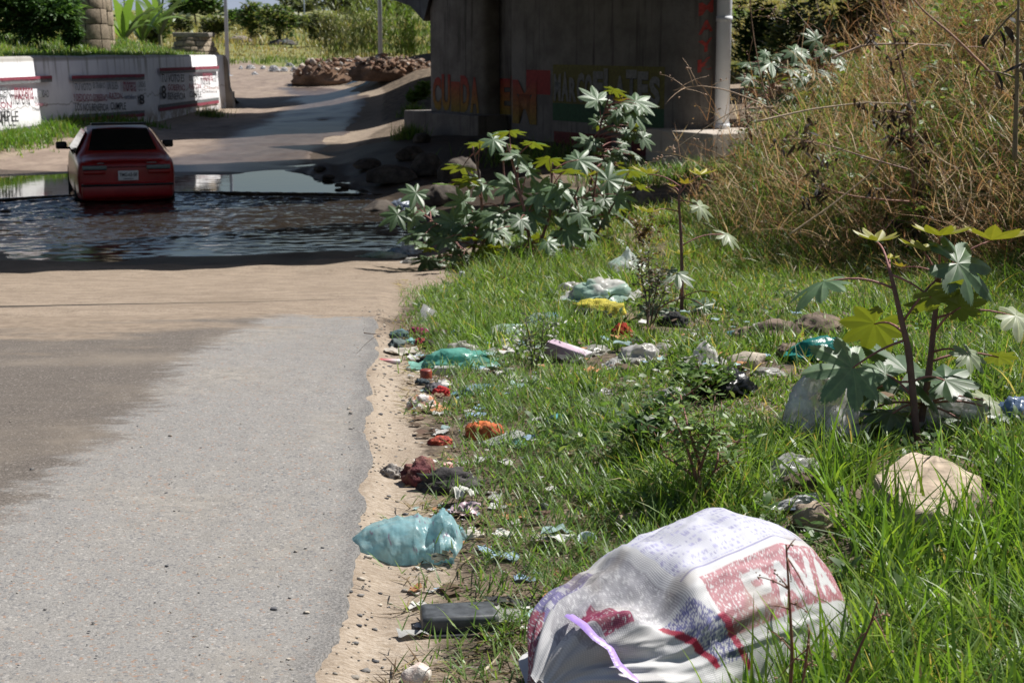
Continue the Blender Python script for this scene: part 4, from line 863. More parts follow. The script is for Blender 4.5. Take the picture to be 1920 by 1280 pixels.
for k, (x, y, w_, h_, kd, c, t) in enumerate([
    (978, 618, 44, 20, 'bag', WHT, "white torn bag between the torn blue bag and the green see-through bag"), (930, 672, 50, 20, 'clear', WHT, "clear crumpled film right of the turquoise bag tail"), (1112, 664, 60, 16, 'bag', OFF, "greyish white film strip right of the foam box lid"),
    (1150, 690, 44, 16, 'bag', WHT, "small white film left of the half hidden white bag"), (1248, 664, 54, 18, 'clear', OFF, "pale film in the grass left of the clay brick lump"), (1296, 640, 46, 16, 'bag', WHT, "white scrap of film beside the dry straws"),
    (1262, 742, 40, 16, 'bag', WHT, "white film shred in the grass left of the torn black bag"), (1132, 742, 40, 14, 'clear', WHT, "thin clear film in the grass above the whitish stone"), (1000, 720, 46, 16, 'bag', (.62, .66, .72), "pale blue white film below the foam box lid"),
    (972, 838, 36, 12, 'bag', (.2, .46, .44), "little teal film in the grass right of the grey board"), (700, 470, 40, 14, 'bag', WHT, "white film on the sand at the left end of the waterside rubbish"), (1262, 612, 52, 22, 'rag', (.05, .05, .05), "black film under the young castor plant"),
    (1225, 592, 40, 16, 'bag', OFF, "off white film beside the grey green wiry weed"), (1440, 705, 50, 16, 'bag', OFF, "dusty white film right of the flat tan stone"), (1660, 640, 60, 28, 'bag', WHT, "white bag behind the stems of the big castor plant"),
    (1850, 690, 46, 18, 'bag', OFF, "off white film in the grass at the right behind the big castor plant")]):
    I(kd, 'plastic_film', 'plastic film', t, x, y, w_, h_, c, tuple(v * .8 for v in c), .5 * k, .7, group="torn plastic film in the grass")
# stone slab behind the sack
def slab_stone():
    pts = [(1636, 925), (1702, 872), (1748, 882), (1792, 905), (1838, 914), (1822, 940), (1765, 992), (1690, 990), (1655, 962)]
    c = ground(1730, 945); V = []
    for x, y in pts:
        p = ground(x, y + 22); V.append([p[0] - c[0], p[1] - c[1], -.05]); V.append([p[0] - c[0], p[1] - c[1], .105 - .02 * (x > 1780)])
    P, T = hull(V, 5, .008); o = np_mesh("stone_slab", P, [T], STONE, None, mottle(P, (.47, .385, .305), (.35, .28, .21), 4, 14), False); o.location = c
    tag(o, "large flat pinkish tan stone slab in the grass behind the big sack", "stone", G_S); FOOT.append((c[0], c[1] + .05, .26))
slab_stone()

# turquoise carrier bag on the road edge (main small object)
def blue_bag():
    A, B = ground(648, 1026), ground(852, 1046); c = (A + B) / 2; ax = B - A; Lg = np.linalg.norm(ax[:2]); ang = math.atan2(ax[1], ax[0])
    n, k = 90, 64; s = np.linspace(0, 1, n)[:, None]; t = (np.arange(k) / k * 2 * math.pi)[None]
    wd = .115 * np.interp(s, [0, .05, .2, .45, .66, .74, .85, 1], [.05, .28, .70, 1.0, .97, .78, .95, 1.0]); hh = .098 * np.interp(s, [0, .05, .2, .45, .64, .74, .84, .93, 1], [.08, .30, .66, .90, .95, .72, 1.0, .9, .5])
    cr = ridged(s * 7 + .8 * np.cos(t), 1.5 * np.sin(t) + 0 * s, 1.5 * np.cos(t) + 0 * s, 4, 9) - .6; f = sstep(.0, .2, s)
    r = 1 + cr * (.30 + .45 * sstep(.55, .8, s)) * f; fold = .12 * sstep(.6, .8, s) * np.cos(6 * t + 9 * s)
    y = wd * (r + fold) * np.cos(t); z = np.maximum(hh * (r + fold) * np.sin(t), -.30 * hh) + .30 * hh
    x = (s - .5) * Lg * 1.10 + .012 * np.cos(3 * t) * sstep(.8, 1, s) + 0 * t
    P = np.stack([x, y, z], -1); V = P.reshape(-1, 3); sc_ = fbm(V[:, 0] * 16, V[:, 1] * 60, V[:, 2] * 60, 4, 3)
    C = lerp(np.array([.36, .66, .74]), np.array([.58, .80, .82]), (.75 * sstep(.35, .75, sc_))[:, None])
    pr = np.abs(fbm(V[:, 0] * 14 + 5, V[:, 1] * 22, V[:, 2] * 14, 3, 8) - .5) < .004; C[pr & (V[:, 2] > .05)] = (.36, .22, .36)
    C = lerp(C, np.array([.34, .36, .30]), (.6 * sstep(.035, .0, V[:, 2]) * sstep(.4, .6, sc_))[:, None])
    i = np.arange(n - 1)[:, None] * k; j = np.arange(k)[None]; j2 = (j + 1) % k; Q = np.stack([i + j, i + j2, i + k + j2, i + k + j], -1).reshape(-1, 4)
    # handle hole near the open end on the camera side
    ctr = V[Q].mean(1); hole = ((ctr[:, 0] - Lg * .41) / .034) ** 2 + ((ctr[:, 2] - .036) / .020) ** 2 < 1; hole &= ctr[:, 1] < 0
    o = np_mesh("carrier_bag", V, [Q[~hole], np.array([[a, b, c_, c_] for a, b, c_ in []]).reshape(0, 4).astype(int)], BLUEFILM, None, C, True)
    o.location = (c[0], c[1] + .045, float(H(c[0], c[1])) - .006); o.rotation_euler = (0, 0, ang)
    tag(o, "crumpled sky blue carrier bag lying on the sandy edge of the asphalt", "bag", G_B); FOOT.append((c[0], c[1] + .05, .19))
blue_bag()

def tray():
    A = ground(800, 1168); g = ground(860, 1186); root = empty("plastic_tray", (g[0], g[1] + .04, g[2] - .01), "black moulded plastic tray upside down on the soil below the blue bag", "tray", rz=.12)
    m = MB(); m.box((0, 0, .035), (.205, .12, .055), bevel=.014, jit=.003); m.build("shell", plain("dusty_black_plastic", (.06, .065, .07), .5, 30, .5), root, smooth=False)
    m = MB(); m.box((.02, -.068, .012), (.24, .018, .012), bevel=.004); m.build("rim", plain("black_rim", (.02, .02, .022), .5), root)
    m = MB(); m.box((.135, .02, .03), (.07, .10, .006), bevel=.002); m.build("flap", plain("grey_flap", (.22, .215, .2), .6), root); FOOT.append((g[0], g[1] + .04, .12))
tray()

# ------------------------------------------------------------------ woven sack in the foreground
STROKE = {'P': [((0, 0), (0, 1)), ((0, 1), (.55, 1)), ((.55, 1), (.7, .78)), ((.7, .78), (.55, .5)), ((.55, .5), (0, .5))], 'A': [((0, 0), (.36, 1)), ((.36, 1), (.72, 0)), ((.15, .35), (.57, .35))],
          'V': [((0, 1), (.36, 0)), ((.36, 0), (.72, 1))], 'N': [((0, 0), (0, 1)), ((0, 1), (.6, 0)), ((.6, 0), (.6, 1))], 'I': [((0, 0), (0, 1))], 'L': [((0, 1), (0, 0)), ((0, 0), (.5, 0))]}
def inked(u, v, txt, wd=.13, adv=1.0):
    hit = np.zeros(u.shape, bool)
    for i, ch in enumerate(txt):
        for a, b in STROKE.get(ch, []):
            a, b = np.array(a) + (i * adv, 0), np.array(b) + (i * adv, 0); d = b - a; t = np.clip(((u - a[0]) * d[0] + (v - a[1]) * d[1]) / (d @ d), 0, 1)
            hit |= np.hypot(u - a[0] - t * d[0], v - a[1] - t * d[1]) < wd
    return hit
def sack():
    A = ground(1030, 1352); B = ground(1518, 1150); A[1] += .02
    ax = (B - A); Lg = np.linalg.norm(ax[:2]); e = ax / Lg; root = empty("woven_sack", (*((A + B) / 2)[:2], float(H(*((A + B) / 2)[:2]))), "big white woven plastic sack with maroon and blue print lying in the foreground grass", "sack", rz=math.atan2(ax[1], ax[0]))
    n, k = 420, 360; s = np.linspace(-.02, 1.02, n)[:, None]; t = (np.arange(k) / k * 2 * math.pi)[None]       # t = 0 on the camera side, pi/2 on top
    wd = .27 * np.interp(s, [-.02, .03, .09, .18, .32, .55, .78, .9, .97, 1.02], [.16, .36, .62, .82, .96, 1.0, .93, .76, .5, .12])
    hh = .315 * np.interp(s, [-.02, .03, .09, .18, .32, .5, .68, .82, .92, .98, 1.02], [.10, .30, .46, .60, .78, .92, .97, .84, .60, .34, .06])
    kk = np.hanning(25); kk /= kk.sum(); sm = lambda a: np.convolve(np.pad(a[:, 0], 12, 'edge'), kk, 'valid')[:, None]; wd, hh = sm(wd), sm(hh)
    gather = sstep(.34, .04, s); wr = fbm(s * 6, 1.2 * np.cos(t) + 4, 1.2 * np.sin(t), 3, 3) - .5; cr = ridged(s * 5, 1.6 * np.cos(t), 1.6 * np.sin(t), 3, 5) - .6
    fold = .16 * gather * (np.cos(9 * t + 2.5 * s * 6 + 1.2 * np.sin(3 * t)) ** 3) + .10 * gather * np.cos(5 * t + 1) + .05 * np.exp(-((s - .32) / .05) ** 2) * np.cos(7 * t)
    cr2 = np.maximum(ridged(s * 1.8 + .3 * np.sin(2 * t), 2.2 * np.cos(t) + 9, 2.2 * np.sin(t), 2, 77) - .72, 0); cr3 = np.maximum(ridged(s * 5 + 3, 1.4 * np.cos(t - .6), 1.4 * np.sin(t) + 5, 2, 79) - .74, 0)
    r = 1 + .10 * wr + .07 * cr * sstep(.5, .2, s) + .03 * cr + fold + .13 * cr2 + .11 * cr3 + .035 * np.maximum(ridged(s * 3.2 + .5 * np.cos(t), 3.4 * np.cos(t), 3.4 * np.sin(t) + 2, 3, 83) - .6, 0) * 3 * sstep(1.0, .3, s)
    ca, sa = np.cos(t), np.sin(t); cs = np.sign(ca) * np.abs(ca) ** .85; ss = np.sign(sa) * np.abs(sa) ** .9
    y = -wd * r * cs; z = np.where(sa >= 0, hh * r * ss, .10 * hh * ss) + .03
    # dent between neck and belly, shoulder ridge
    z = z - .045 * np.exp(-((s - .25) / .07) ** 2 - ((t - 1.15) / .5) ** 2) + .012 * np.exp(-((s - .36) / .05) ** 2) * np.maximum(sa, 0)
    x = (s - .5) * Lg * 1.02 + .02 * wr * gather + 0 * t
    P = np.stack([x, y, z], -1).reshape(-1, 3)
    S = np.repeat(s, k, 1).ravel(); Td = np.degrees(np.repeat(t, n, 0).ravel()); arc = (np.repeat(t, n, 0) * (.5 * (wd + hh))).ravel()
    white = np.array([.73, .725, .72]); C = np.tile(white, (len(S), 1)); jit = fbm(S * 60, Td * .35, oct=2, s=4); wv = vnoise(S * 330, Td * 2.2, s=8)
    C *= (.86 + .2 * fbm(S * 6, Td * .05, oct=4, s=6))[:, None]
    def put(mask, col, cover=1.0): mk = mask & (wv < cover); C[mk] = np.array(col) * (.8 + .4 * jit[mk])[:, None]
    # blue printed panel on the ridge: rows of small writing along the sack
    pan = (S > .34) & (S < .80) & (Td > 69) & (Td < 145); C[pan] = lerp(C[pan], np.array([.60, .61, .74]), .55)
    row = ((Td / 3.4) % 1 < .5) & (vnoise(S * 190, np.floor(Td / 3.4) * 7.0, s=12) > .42) & (vnoise(S * 18, np.floor(Td / 3.4) * 3.0, s=13) > .25); put(pan & row, (.42, .41, .60), .6)
    put((S > .33) & (S < .81) & (np.abs(Td - 67) < .9), (.25, .24, .45)); put((np.abs(S - .805) < .004) & (Td > 67) & (Td < 145), (.25, .24, .45))
    # maroon band with white capitals along the camera-side flank
    band = (S > .37) & (S < .985) & (Td > 26) & (Td < 62); put(band, (.48, .21, .235), .74)
    let = inked((S - .50) * Lg / .080, (Td - 33) / 18.0, "PAVA", .13, .98); C[band & let] = white * .98
    let2 = inked((S - .50) * Lg / .03, (Td - 55) / 3.5, "IIIIIIIIIIIII", .22, .9) & (S > .66) & (S < .96); C[band & let2 & (wv > .3)] = white * .9
    # neck: purple print, grey weave, flag stripes
    put((S > .10) & (S < .27) & (Td > 112) & (Td < 168), (.24, .22, .40), .75); sm2 = (S > .13) & (S < .24) & (((Td - 112) % 14) < 7) & (Td > 118) & (Td < 160) & (vnoise(S * 150, np.floor(Td / 14) * 5, s=15) > .5); put(sm2, (.66, .65, .7))
    put((S > .06) & (S < .31) & (Td > 60) & (Td < 112), (.47, .46, .48), .7); put((S > -.02) & (S < .12) & (Td > 130) & (Td < 175), (.34, .10, .14), .7)
    dg = S + (Td - 50) * .0022; put((dg > .26) & (dg < .335) & (Td > 14) & (Td < 58), (.22, .22, .42), .55); put((dg > .244) & (dg < .262) & (Td > 14) & (Td < 58), (.45, .03, .07), .95); put((dg > .335) & (dg < .355) & (Td > 8) & (Td < 40), (.50, .07, .12), .9)
    put((S > .10) & (S < .17) & (Td > 62) & (Td < 96), (.34, .05, .12), .8)
    C = lerp(C, np.array([.34, .29, .23]), (np.clip(.5 * sstep(.62, .75, fbm(S * 4, Td * .03, oct=4, s=33)) + .35 * gather.repeat(k, 1).ravel() * sstep(.5, .7, fbm(S * 9, Td * .06, oct=3, s=34)), 0, 1))[:, None])
    i = np.arange(n - 1)[:, None] * k; j = np.arange(k)[None]; j2 = (j + 1) % k; Q = np.stack([i + j, i + k + j, i + k + j2, i + j2], -1).reshape(-1, 4)
    q = NT("woven_polypropylene"); c = q.attr("Col", "Color"); uv = q.n("ShaderNodeTexCoord").outputs["UV"]
    w1 = q.n("ShaderNodeTexWave", wave_type='BANDS', bands_direction='X'); w1.inputs["Scale"].default_value = 82; w1.inputs["Distortion"].default_value = .6; q.l(uv, w1.inputs[0])
    w2 = q.n("ShaderNodeTexWave", wave_type='BANDS', bands_direction='Y'); w2.inputs["Scale"].default_value = 82; w2.inputs["Distortion"].default_value = .6; q.l(uv, w2.inputs[0])
    h = q.math('MULTIPLY', w1.outputs["Fac"], w2.outputs["Fac"]); c = q.mix(q.ramp(h, 0, .35), q.mix(1., c, (.82, .82, .84), 'MULTIPLY'), c)
    q.set(c, .5, q.bump(h, .3, .003), Specular_IOR_Level=.4)
    tr = q.n("ShaderNodeBsdfTranslucent"); q.l(c, tr.inputs[0]); mx = q.n("ShaderNodeMixShader"); mx.inputs[0].default_value = .15; q.l(q.b.outputs[0], mx.inputs[1]); q.l(tr.outputs[0], mx.inputs[2]); q.l(mx.outputs[0], q.out.inputs[0])
    o = np_mesh("sack_body", P, [Q], q.m, root, C, True, uv=np.c_[S * Lg, arc])
    # lilac tie string across the neck
    Rz = np.array(root.rotation_euler.to_matrix()); Wd = P @ Rz.T + np.array(root.location); px, py = project(Wd); pts = []
    for x_, y_ in [(1062, 1152), (1085, 1172), (1108, 1196), (1132, 1220), (1156, 1244), (1178, 1268), (1190, 1292)]:
        near = np.where(np.hypot(px - x_, py - y_) < 9)[0]
        if len(near): i_ = near[np.argmin(Wd[near, 1])]; pts.append(P[i_] + np.array([0, -.006, .012]))
    pts = np.array(pts); m = MB()
    if len(pts) > 2:
        d = np.gradient(pts, axis=0); sd = np.cross(d, (0, 0, 1.)); sd /= np.linalg.norm(sd, axis=1)[:, None] + 1e-9; g = []
        for q_ in np.linspace(0, 2 * math.pi, 11): g.append(pts + sd * (.012 * math.cos(q_)) + np.array([0, 0, .003]) * math.sin(q_) * (1 + .5 * math.cos(5 * q_)))
        m.grid(np.array(g).transpose(1, 0, 2)); m.build("tie_string", vcol("lilac_string", .4, .3, 60, .5, .2), root, smooth=True).data.color_attributes["Col"].data.foreach_set("color", np.tile([.36, .24, .60, 1.], len(g) * len(pts)).astype(np.float32))
    c = (A + B) / 2
    for f in (-.4, -.2, 0, .2, .34): FOOT.append((c[0] + e[0] * f, c[1] + e[1] * f, .25 if abs(f) < .3 else .17))
sack()

# ------------------------------------------------------------------ rubbish and rubble across the far road
for k, (x, y, w_, h_, t) in enumerate([(470, 130, 14, 9, "small white bag at the left end of the far litter row"), (478, 141, 12, 6, "pale blue scrap lying on the far road edge"), (493, 131, 11, 8, "dull white bag second from left in the far litter row"), (515, 135, 17, 13, "largest white bag in the far litter row"), (533, 135, 14, 9, "flat white bag right of the largest far bag"),
        (551, 135, 13, 12, "roundish white bag near the rubble heap"), (543, 124, 12, 6, "small white scrap behind the far litter row"), (565, 146, 10, 9, "white bag at the left foot of the rubble heap"), (452, 130, 9, 6, "tiny grey bag beside the lamp post"), (610, 155, 14, 12, "white sack piece on the rubble heap front"), (623, 140, 14, 10, "white lump in the middle of the rubble heap")]):
    I('bag', 'plastic_bag', 'bag', t, x, y, w_, h_, (.72, .72, .74), (.60, .62, .66), k, .7, group="white bags along the far road")
def rubble(px, py, wpx, hpx, n, label, cols, seed, Y=None):
    r_ = np.random.default_rng(seed); g = ground(px, py); m_ = mpp(g); W, Hh = wpx * m_, hpx * m_; root = empty("rubble_heap", (g[0], g[1], g[2]), label, "rubble")
    N, T = ico(4); P = N * (1 + .55 * (fbm(N[:, 0] * 2 + seed, N[:, 1] * 2, N[:, 2] * 2, 4, seed)[:, None] - .5)) * np.array([W / 2, W * .32, Hh * .8]); P[:, 2] = np.maximum(P[:, 2], -.2)
    np_mesh("soil", P, [T], STONE, root, mottle(P, cols[0], cols[1], seed, 14), True)
    m = MB(); a, f = ico(1)
    for _ in range(n):
        th, rr = r_.random() * 2 * math.pi, r_.random() ** .5; x, y = rr * math.cos(th) * W * .52, rr * math.sin(th) * W * .34; z = Hh * math.sqrt(max(0, 1 - (rr * .95) ** 2)) * (.8 + .3 * r_.random()); s_ = (.018 + .13 * r_.random() ** 4) * np.array([1.3, .9, .7]) * W / 3.5
        q_ = a * s_ * (.7 + .6 * r_.random((len(a), 1))); M = np.array(Matrix.Rotation(r_.random() * 6, 3, Vector(r_.random(3) - .5).normalized())); m.add(q_ @ M.T + (x, y, z), T=f, col=np.array(cols[2 + int(r_.random() * (len(cols) - 2))]) * (.6 + .7 * r_.random()))
    o = m.build("stones", STONE, root); o['kind'] = 'stuff'
RC = [(.24, .15, .10), (.12, .075, .05), (.26, .16, .11), (.22, .14, .1), (.34, .26, .21), (.46, .42, .39), (.30, .18, .13), (.20, .14, .11), (.40, .34, .29)]
rubble(640, 152, 190, 40, 420, "large brown rubble heap with broken bricks left of the lamp post", RC, 3)
rubble(738, 142, 150, 36, 380, "lower brown rubble heap right of the lamp post", RC, 5)
rubble(450, 80, 45, 16, 50, "pale rubble heap on the green slope above the road", [(.26, .22, .19), (.2, .17, .15), (.4, .36, .34), (.3, .27, .25)], 7)
rubble(530, 84, 55, 12, 50, "dark rubbish heap on the green slope behind the white bags", [(.1, .1, .1), (.08, .07, .07), (.2, .2, .22), (.12, .2, .2), (.3, .26, .24)], 9)
def sheets():
    for pts, lb, c in (([(644, 161), (668, 162), (708, 139), (690, 136)], "pale blue broken sheet leaning on the rubble heap, the nearer wider piece", (.50, .66, .70)), ([(668, 165), (676, 164), (712, 143), (706, 140)], "narrow pale blue sheet piece beside the wider one", (.46, .62, .66))):
        g = ground(*pts[0]); V = []
        for i, (x, y) in enumerate(pts): p = at_y(x, y, g[1] + (0 if i < 2 else 1.6)); V.append(p - g)
        V = np.array(V); V = np.vstack([V, V + np.array([0, .03, -.05])]); m = MB(); m.add(V, [[0, 1, 2, 3], [7, 6, 5, 4], [0, 4, 5, 1], [1, 5, 6, 2], [2, 6, 7, 3], [3, 7, 4, 0]], col=c); o = m.build("roof_sheet", HARD); o.location = g; tag(o, lb, "sheet", "pale blue sheets on the rubble")
sheets()
# loose gravel along the broken asphalt edge
def gravel():
    r_ = np.random.default_rng(12); m = MB(); a, f = ico(1); n = 1300
    ys = 3.3 + 7.5 * r_.random(n) ** 1.6; us = np.where(r_.random(n) < .55, r_.normal(.03, .07, n), r_.random(n) * .9 - .1 * 0); far = r_.random(n) < .34; us = np.where(far, -3 * r_.random(n), us); ys = np.where(far, 3.3 + 3.2 * r_.random(n) ** 1.8, ys)
    for y, u, fr in zip(ys, us, far):
        x = float(edge_x(y)) + u; s_ = (.003 + .009 * r_.random() ** 5) * (.7 if fr else 1); z = float(H(x, y)) + (.018 if u < -.05 else .002)
        c = np.array([(.10, .10, .105), (.30, .27, .23), (.45, .40, .33), (.2, .19, .18)][int(r_.random() * 4)]); m.add(a * s_ * (.6 + .8 * r_.random((12 if len(a) == 12 else len(a), 1))) * np.array([1.3, 1, .5]) + (x, y, z), T=f, col=c)
    o = m.build("gravel", STONE); tag(o, kind='stuff')
gravel()
# tiny shreds of plastic, paper and twigs too many to count
def scraps():
    r_ = np.random.default_rng(14); m = MB(); pal = np.array([(.62, .61, .58), (.55, .53, .5), (.34, .46, .45), (.5, .5, .48), (.05, .05, .05), (.3, .42, .55), (.5, .25, .12), (.16, .1, .07), (.13, .09, .06), (.2, .14, .09)])
    n = 760; y = np.concatenate([4.0 + 4.8 * r_.random(n // 2), r_.normal(8.0, .7, n - n // 2)]); u = np.where(np.arange(n) < n // 2, .18 + .5 * r_.random(n) ** 1.2, .3 + 3.2 * r_.random(n) ** 1.4); x = edge_x(y) + u
    for a, b in zip(x, y):
        s_ = .006 + .034 * r_.random() ** 2.2; k = 5; gx, gy = np.meshgrid(np.linspace(-1, 1, k), np.linspace(-.6, .6, 4)); th = r_.random() * 6.28; gz = .5 * r_.random(gx.shape)
        P = np.stack([gx * math.cos(th) - gy * math.sin(th), gx * math.sin(th) + gy * math.cos(th), gz], -1) * s_ * (1 + .3 * r_.random((4, k, 1))) + (a, b, float(H(a, b)) + .004 + (.03 if a - float(edge_x(b)) > .6 else 0)); m.grid(P, col=pal[int(r_.random() * len(pal))] * (.7 + .5 * r_.random()))
    o = m.build("litter_shreds", PAPER); tag(o, kind='stuff')
scraps()
# ------------------------------------------------------------------ vegetation
def ribbons(base, az, tilt, L, W, curl, K, col, tip=None, twist=0., side_w=(.75, 1.0, .8, .45, .05)):
    N = len(base); pts = np.zeros((N, K + 1, 3)); pts[:, 0] = base; side = np.zeros((N, K + 1, 3))
    ca, sa = np.cos(az), np.sin(az); tw = np.broadcast_to(twist, (N,)); st = (L / K)[:, None]
    for i in range(K + 1):
        th = tilt + curl * (i / K) ** 1.2
        d = np.stack([np.sin(th) * ca, np.sin(th) * sa, np.cos(th)], -1); s0 = np.stack([-sa, ca, 0 * sa], -1); n0 = np.cross(d, s0)
        if i < K: pts[:, i + 1] = pts[:, i] + d * st
        side[:, i] = s0 * np.cos(tw)[:, None] + n0 * np.sin(tw)[:, None]
    wp = np.interp(np.linspace(0, 1, K + 1), np.linspace(0, 1, len(side_w)), side_w)
    off = side * (W[:, None] * wp[None] * .5)[..., None]
    V = np.stack([pts - off, pts + off], 2).reshape(-1, 3)
    b = (np.arange(N) * (K + 1) * 2)[:, None] + np.arange(K)[None] * 2
    Q = np.stack([b, b + 1, b + 3, b + 2], -1).reshape(-1, 4)
    tip = col if tip is None else tip; f = np.linspace(0, 1, K + 1)[None, :, None]
    C = (col[:, None] * (1 - f) + tip[:, None] * f); C = np.repeat(C[:, :, None], 2, 2).reshape(-1, 3)
    return V, Q, C, pts
class RB:
    def __init__(s): s.V = []; s.Q = []; s.C = []; s.n = 0
    def add(s, V, Q, C, *_): s.V.append(V); s.Q.append(Q + s.n); s.C.append(C); s.n += len(V)
    def build(s, name, mat, parent=None): return np_mesh(name, np.concatenate(s.V), [np.concatenate(s.Q)], mat, parent, np.concatenate(s.C), True)
def pick(pal, n, r_, jit=.25):
    pal = np.array(pal); c = pal[r_.integers(0, len(pal), n)]; return c * (1 - jit + 2 * jit * r_.random((n, 1)))
GRASS = leafy("grass_blade", .42, .42, .38); WEED = leafy("dry_stem", .6, .34, .3, (1.35, 1.2, .9)); LEAF = leafy("broad_leaf", .45, .35, .45); CASTOR = leafy("castor_leaf", .46, .34, .75, (1.6, 1.5, .45), back=(.15, .175, .035))
BARK = vcol("plant_stem", .6, .4, 120, .4, .3); TRUNK = vcol("bark", .9, .8, 25, .2, .35)
GP = [(.095, .178, .034), (.125, .225, .045), (.070, .138, .034), (.155, .240, .060), (.115, .178, .072), (.175, .255, .060), (.25, .235, .11)]
FA = np.array(FOOT)
def clear_of(x, y, extra=0.0, skip=.10, r_=rng):
    keep = np.ones(len(x), bool)
    for fx, fy, fr in FA:
        q_ = 1.0 if fr > .16 else .85
        keep &= ~((((x - fx) / (fr * q_ + extra)) ** 2 + ((y - fy) / ((fr * q_ * .8 + extra) * np.where(y < fy, 1.7, 1))) ** 2 < 1) & (r_.random(len(x)) > skip))
    return keep
def grass_line(y): return np.interp(y, [0, 3.6, 4.3, 4.9, 5.6, 6.5, 7.2, 8.0, 8.8, 9.6, 11, 14, 17, 20, 24], [.64, .64, .58, .62, .60, .52, .58, .46, .06, .02, .04, .55, .85, 1.3, 2.0])
def verge_grass():
    r_ = np.random.default_rng(21); rb = RB()
    n = 39000; y = np.exp(r_.uniform(math.log(3.0), math.log(23), n)); xl = edge_x(y); xr = .355 * y + 1.5; x = xl + (xr - xl) * r_.random(n)
    u = x - edge_x(y); wob = (fbm(x * 1.3, y * 1.3, oct=4, s=31) - .5)
    dens = sstep(-.10, .22, u - grass_line(y) + wob * .5) * np.where(u - grass_line(y) < .25, .55, 1) * (.28 + 1.0 * sstep(.34, .62, fbm(x * 2.2, y * 2.2, oct=3, s=33)))
    creep = .10 * sstep(.22, .4, u) * (y < 8)
    # thinner around the middle strip of rubbish and in the shade under the bridge
    mid = np.exp(-((y - 7.9) / 1.0) ** 2) * (1 - sstep(1.4, 3.2, u)); near_edge = (1 - sstep(.5, 1.15, u)) * sstep(9, 8, y); dens *= (1 - .38 * mid) * (1 - .40 * near_edge)
    dsh = (x - DA[0][0][0]) * DECK_E[1] - (y - DA[0][0][1]) * DECK_E[0]
    toe = np.interp(y, [0, 6, 10.5, 12.5, 14, 16, 22, 30], [6.6, 5.2, 4.0, 3.4, 2.5, 2.0, 2.6, 5.2]); dens *= 1 - .5 * sstep(.3, 1.6, x - toe)
    keep = (r_.random(n) < np.maximum(dens, creep)) & clear_of(x, y, .03, .10, r_) & (x - shore_x(y) > .9 * (y > 17)); x, y, u = x[keep], y[keep], u[keep]; n = len(x)
    tall = sstep(.45, .7, fbm(x * .9, y * .9, oct=3, s=35)); fg = sstep(.9, 1.5, x) * sstep(5.2, 4.4, y)
    edge = sstep(.02, .45, u - grass_line(y))
    Lc = (.045 + .125 * tall + .02 * sstep(9, 13, y) + .06 * fg + .05 * sstep(10, 13, y)) * (.45 + .55 * edge)
    k = 9; N = n * k; X = np.repeat(x, k) + r_.normal(0, .022, N) * (1 + .06 * np.repeat(y, k)); Y = np.repeat(y, k) + r_.normal(0, .022, N) * (1 + .06 * np.repeat(y, k))
    az = r_.random(N) * 2 * math.pi; L = np.repeat(Lc, k) * (.5 + 1.1 * r_.random(N)); W = (.0034 + .0040 * r_.random(N) + .0025 * np.repeat(fg, k)) * (1 + np.repeat(y, k) / 20)
    patch = np.repeat(fbm(x * 1.1, y * 1.1, oct=3, s=37), k)
    col = pick(GP[:6], N, r_) * (.80 + .5 * patch[:, None]); dry = (r_.random(N) < .08 + .12 * np.repeat(sstep(9, 14, y) * sstep(.5, 1.5, u - 1.0), k) + .12 * (np.repeat(edge, k) < .4)); col[dry] = pick([(.33, .26, .13), (.26, .20, .10), (.40, .34, .19)], dry.sum(), r_)
    tip = col * np.array([1.15, 1.08, .9])
    rb.add(*ribbons(np.stack([X, Y, H(X, Y) - .01], -1), az, .15 + .75 * r_.random(N), L, W, .2 + 1.3 * r_.random(N) ** 1.5, 4, col, tip, r_.normal(0, .5, N)))
    # dead thatch lying on the soil, and small broad-leaved weeds between the grass
    m = 7000; y = np.exp(r_.uniform(math.log(3.1), math.log(15), m)); x = edge_x(y) + .16 + (.36 * y + .5 - edge_x(y)) * r_.random(m) ** 1.7; kp = (fbm(x * 3, y * 3, oct=3, s=47) > .40) & clear_of(x, y, 0, .2, r_); x, y = x[kp], y[kp]; m = len(x)
    rb.add(*ribbons(np.stack([x, y, H(x, y) + .004 + .012 * r_.random(m)], -1), r_.random(m) * 6.28, 1.40 + .22 * r_.random(m), .025 + .09 * r_.random(m), (.002 + .004 * r_.random(m)) * (1 + y / 20), r_.normal(0, .25, m), 3, pick([(.22, .16, .09), (.12, .08, .05), (.32, .25, .15), (.08, .055, .04), (.40, .33, .21)], m, r_), None, r_.normal(0, .4, m)))
    m = 900; y = np.exp(r_.uniform(math.log(3.2), math.log(14), m)); x = edge_x(y) + grass_line(y) + .1 + (.34 * y + .4 - edge_x(y) - grass_line(y)) * r_.random(m); kp = (fbm(x * 1.4, y * 1.4, oct=3, s=49) > .5) & clear_of(x, y, .02, .05, r_); x, y = x[kp], y[kp]; m = len(x); k = 8; N = m * k; X, Y = np.repeat(x, k) + r_.normal(0, .012, N), np.repeat(y, k) + r_.normal(0, .012, N)
    rb.add(*ribbons(np.stack([X, Y, H(X, Y) + .07 * r_.random(N)], -1), r_.random(N) * 6.28, .6 + .8 * r_.random(N), .025 + .05 * r_.random(N), .010 + .014 * r_.random(N), .3 + .8 * r_.random(N), 3, pick([(.09, .16, .05), (.12, .20, .06), (.07, .12, .045), (.16, .2, .09)], N, r_), None, r_.normal(0, .4, N), (.3, 1, .8, .1)))
    # runners: creeping stems with side blades, mostly over the bare margin
    m = 2400; y = np.exp(r_.uniform(math.log(3.3), math.log(13), m)); x = edge_x(y) + grass_line(y) + r_.normal(.15, .28, m); kp = (x - edge_x(y) > .30) & clear_of(x, y, .0, .05, r_); x, y = x[kp], y[kp]; m = len(x)
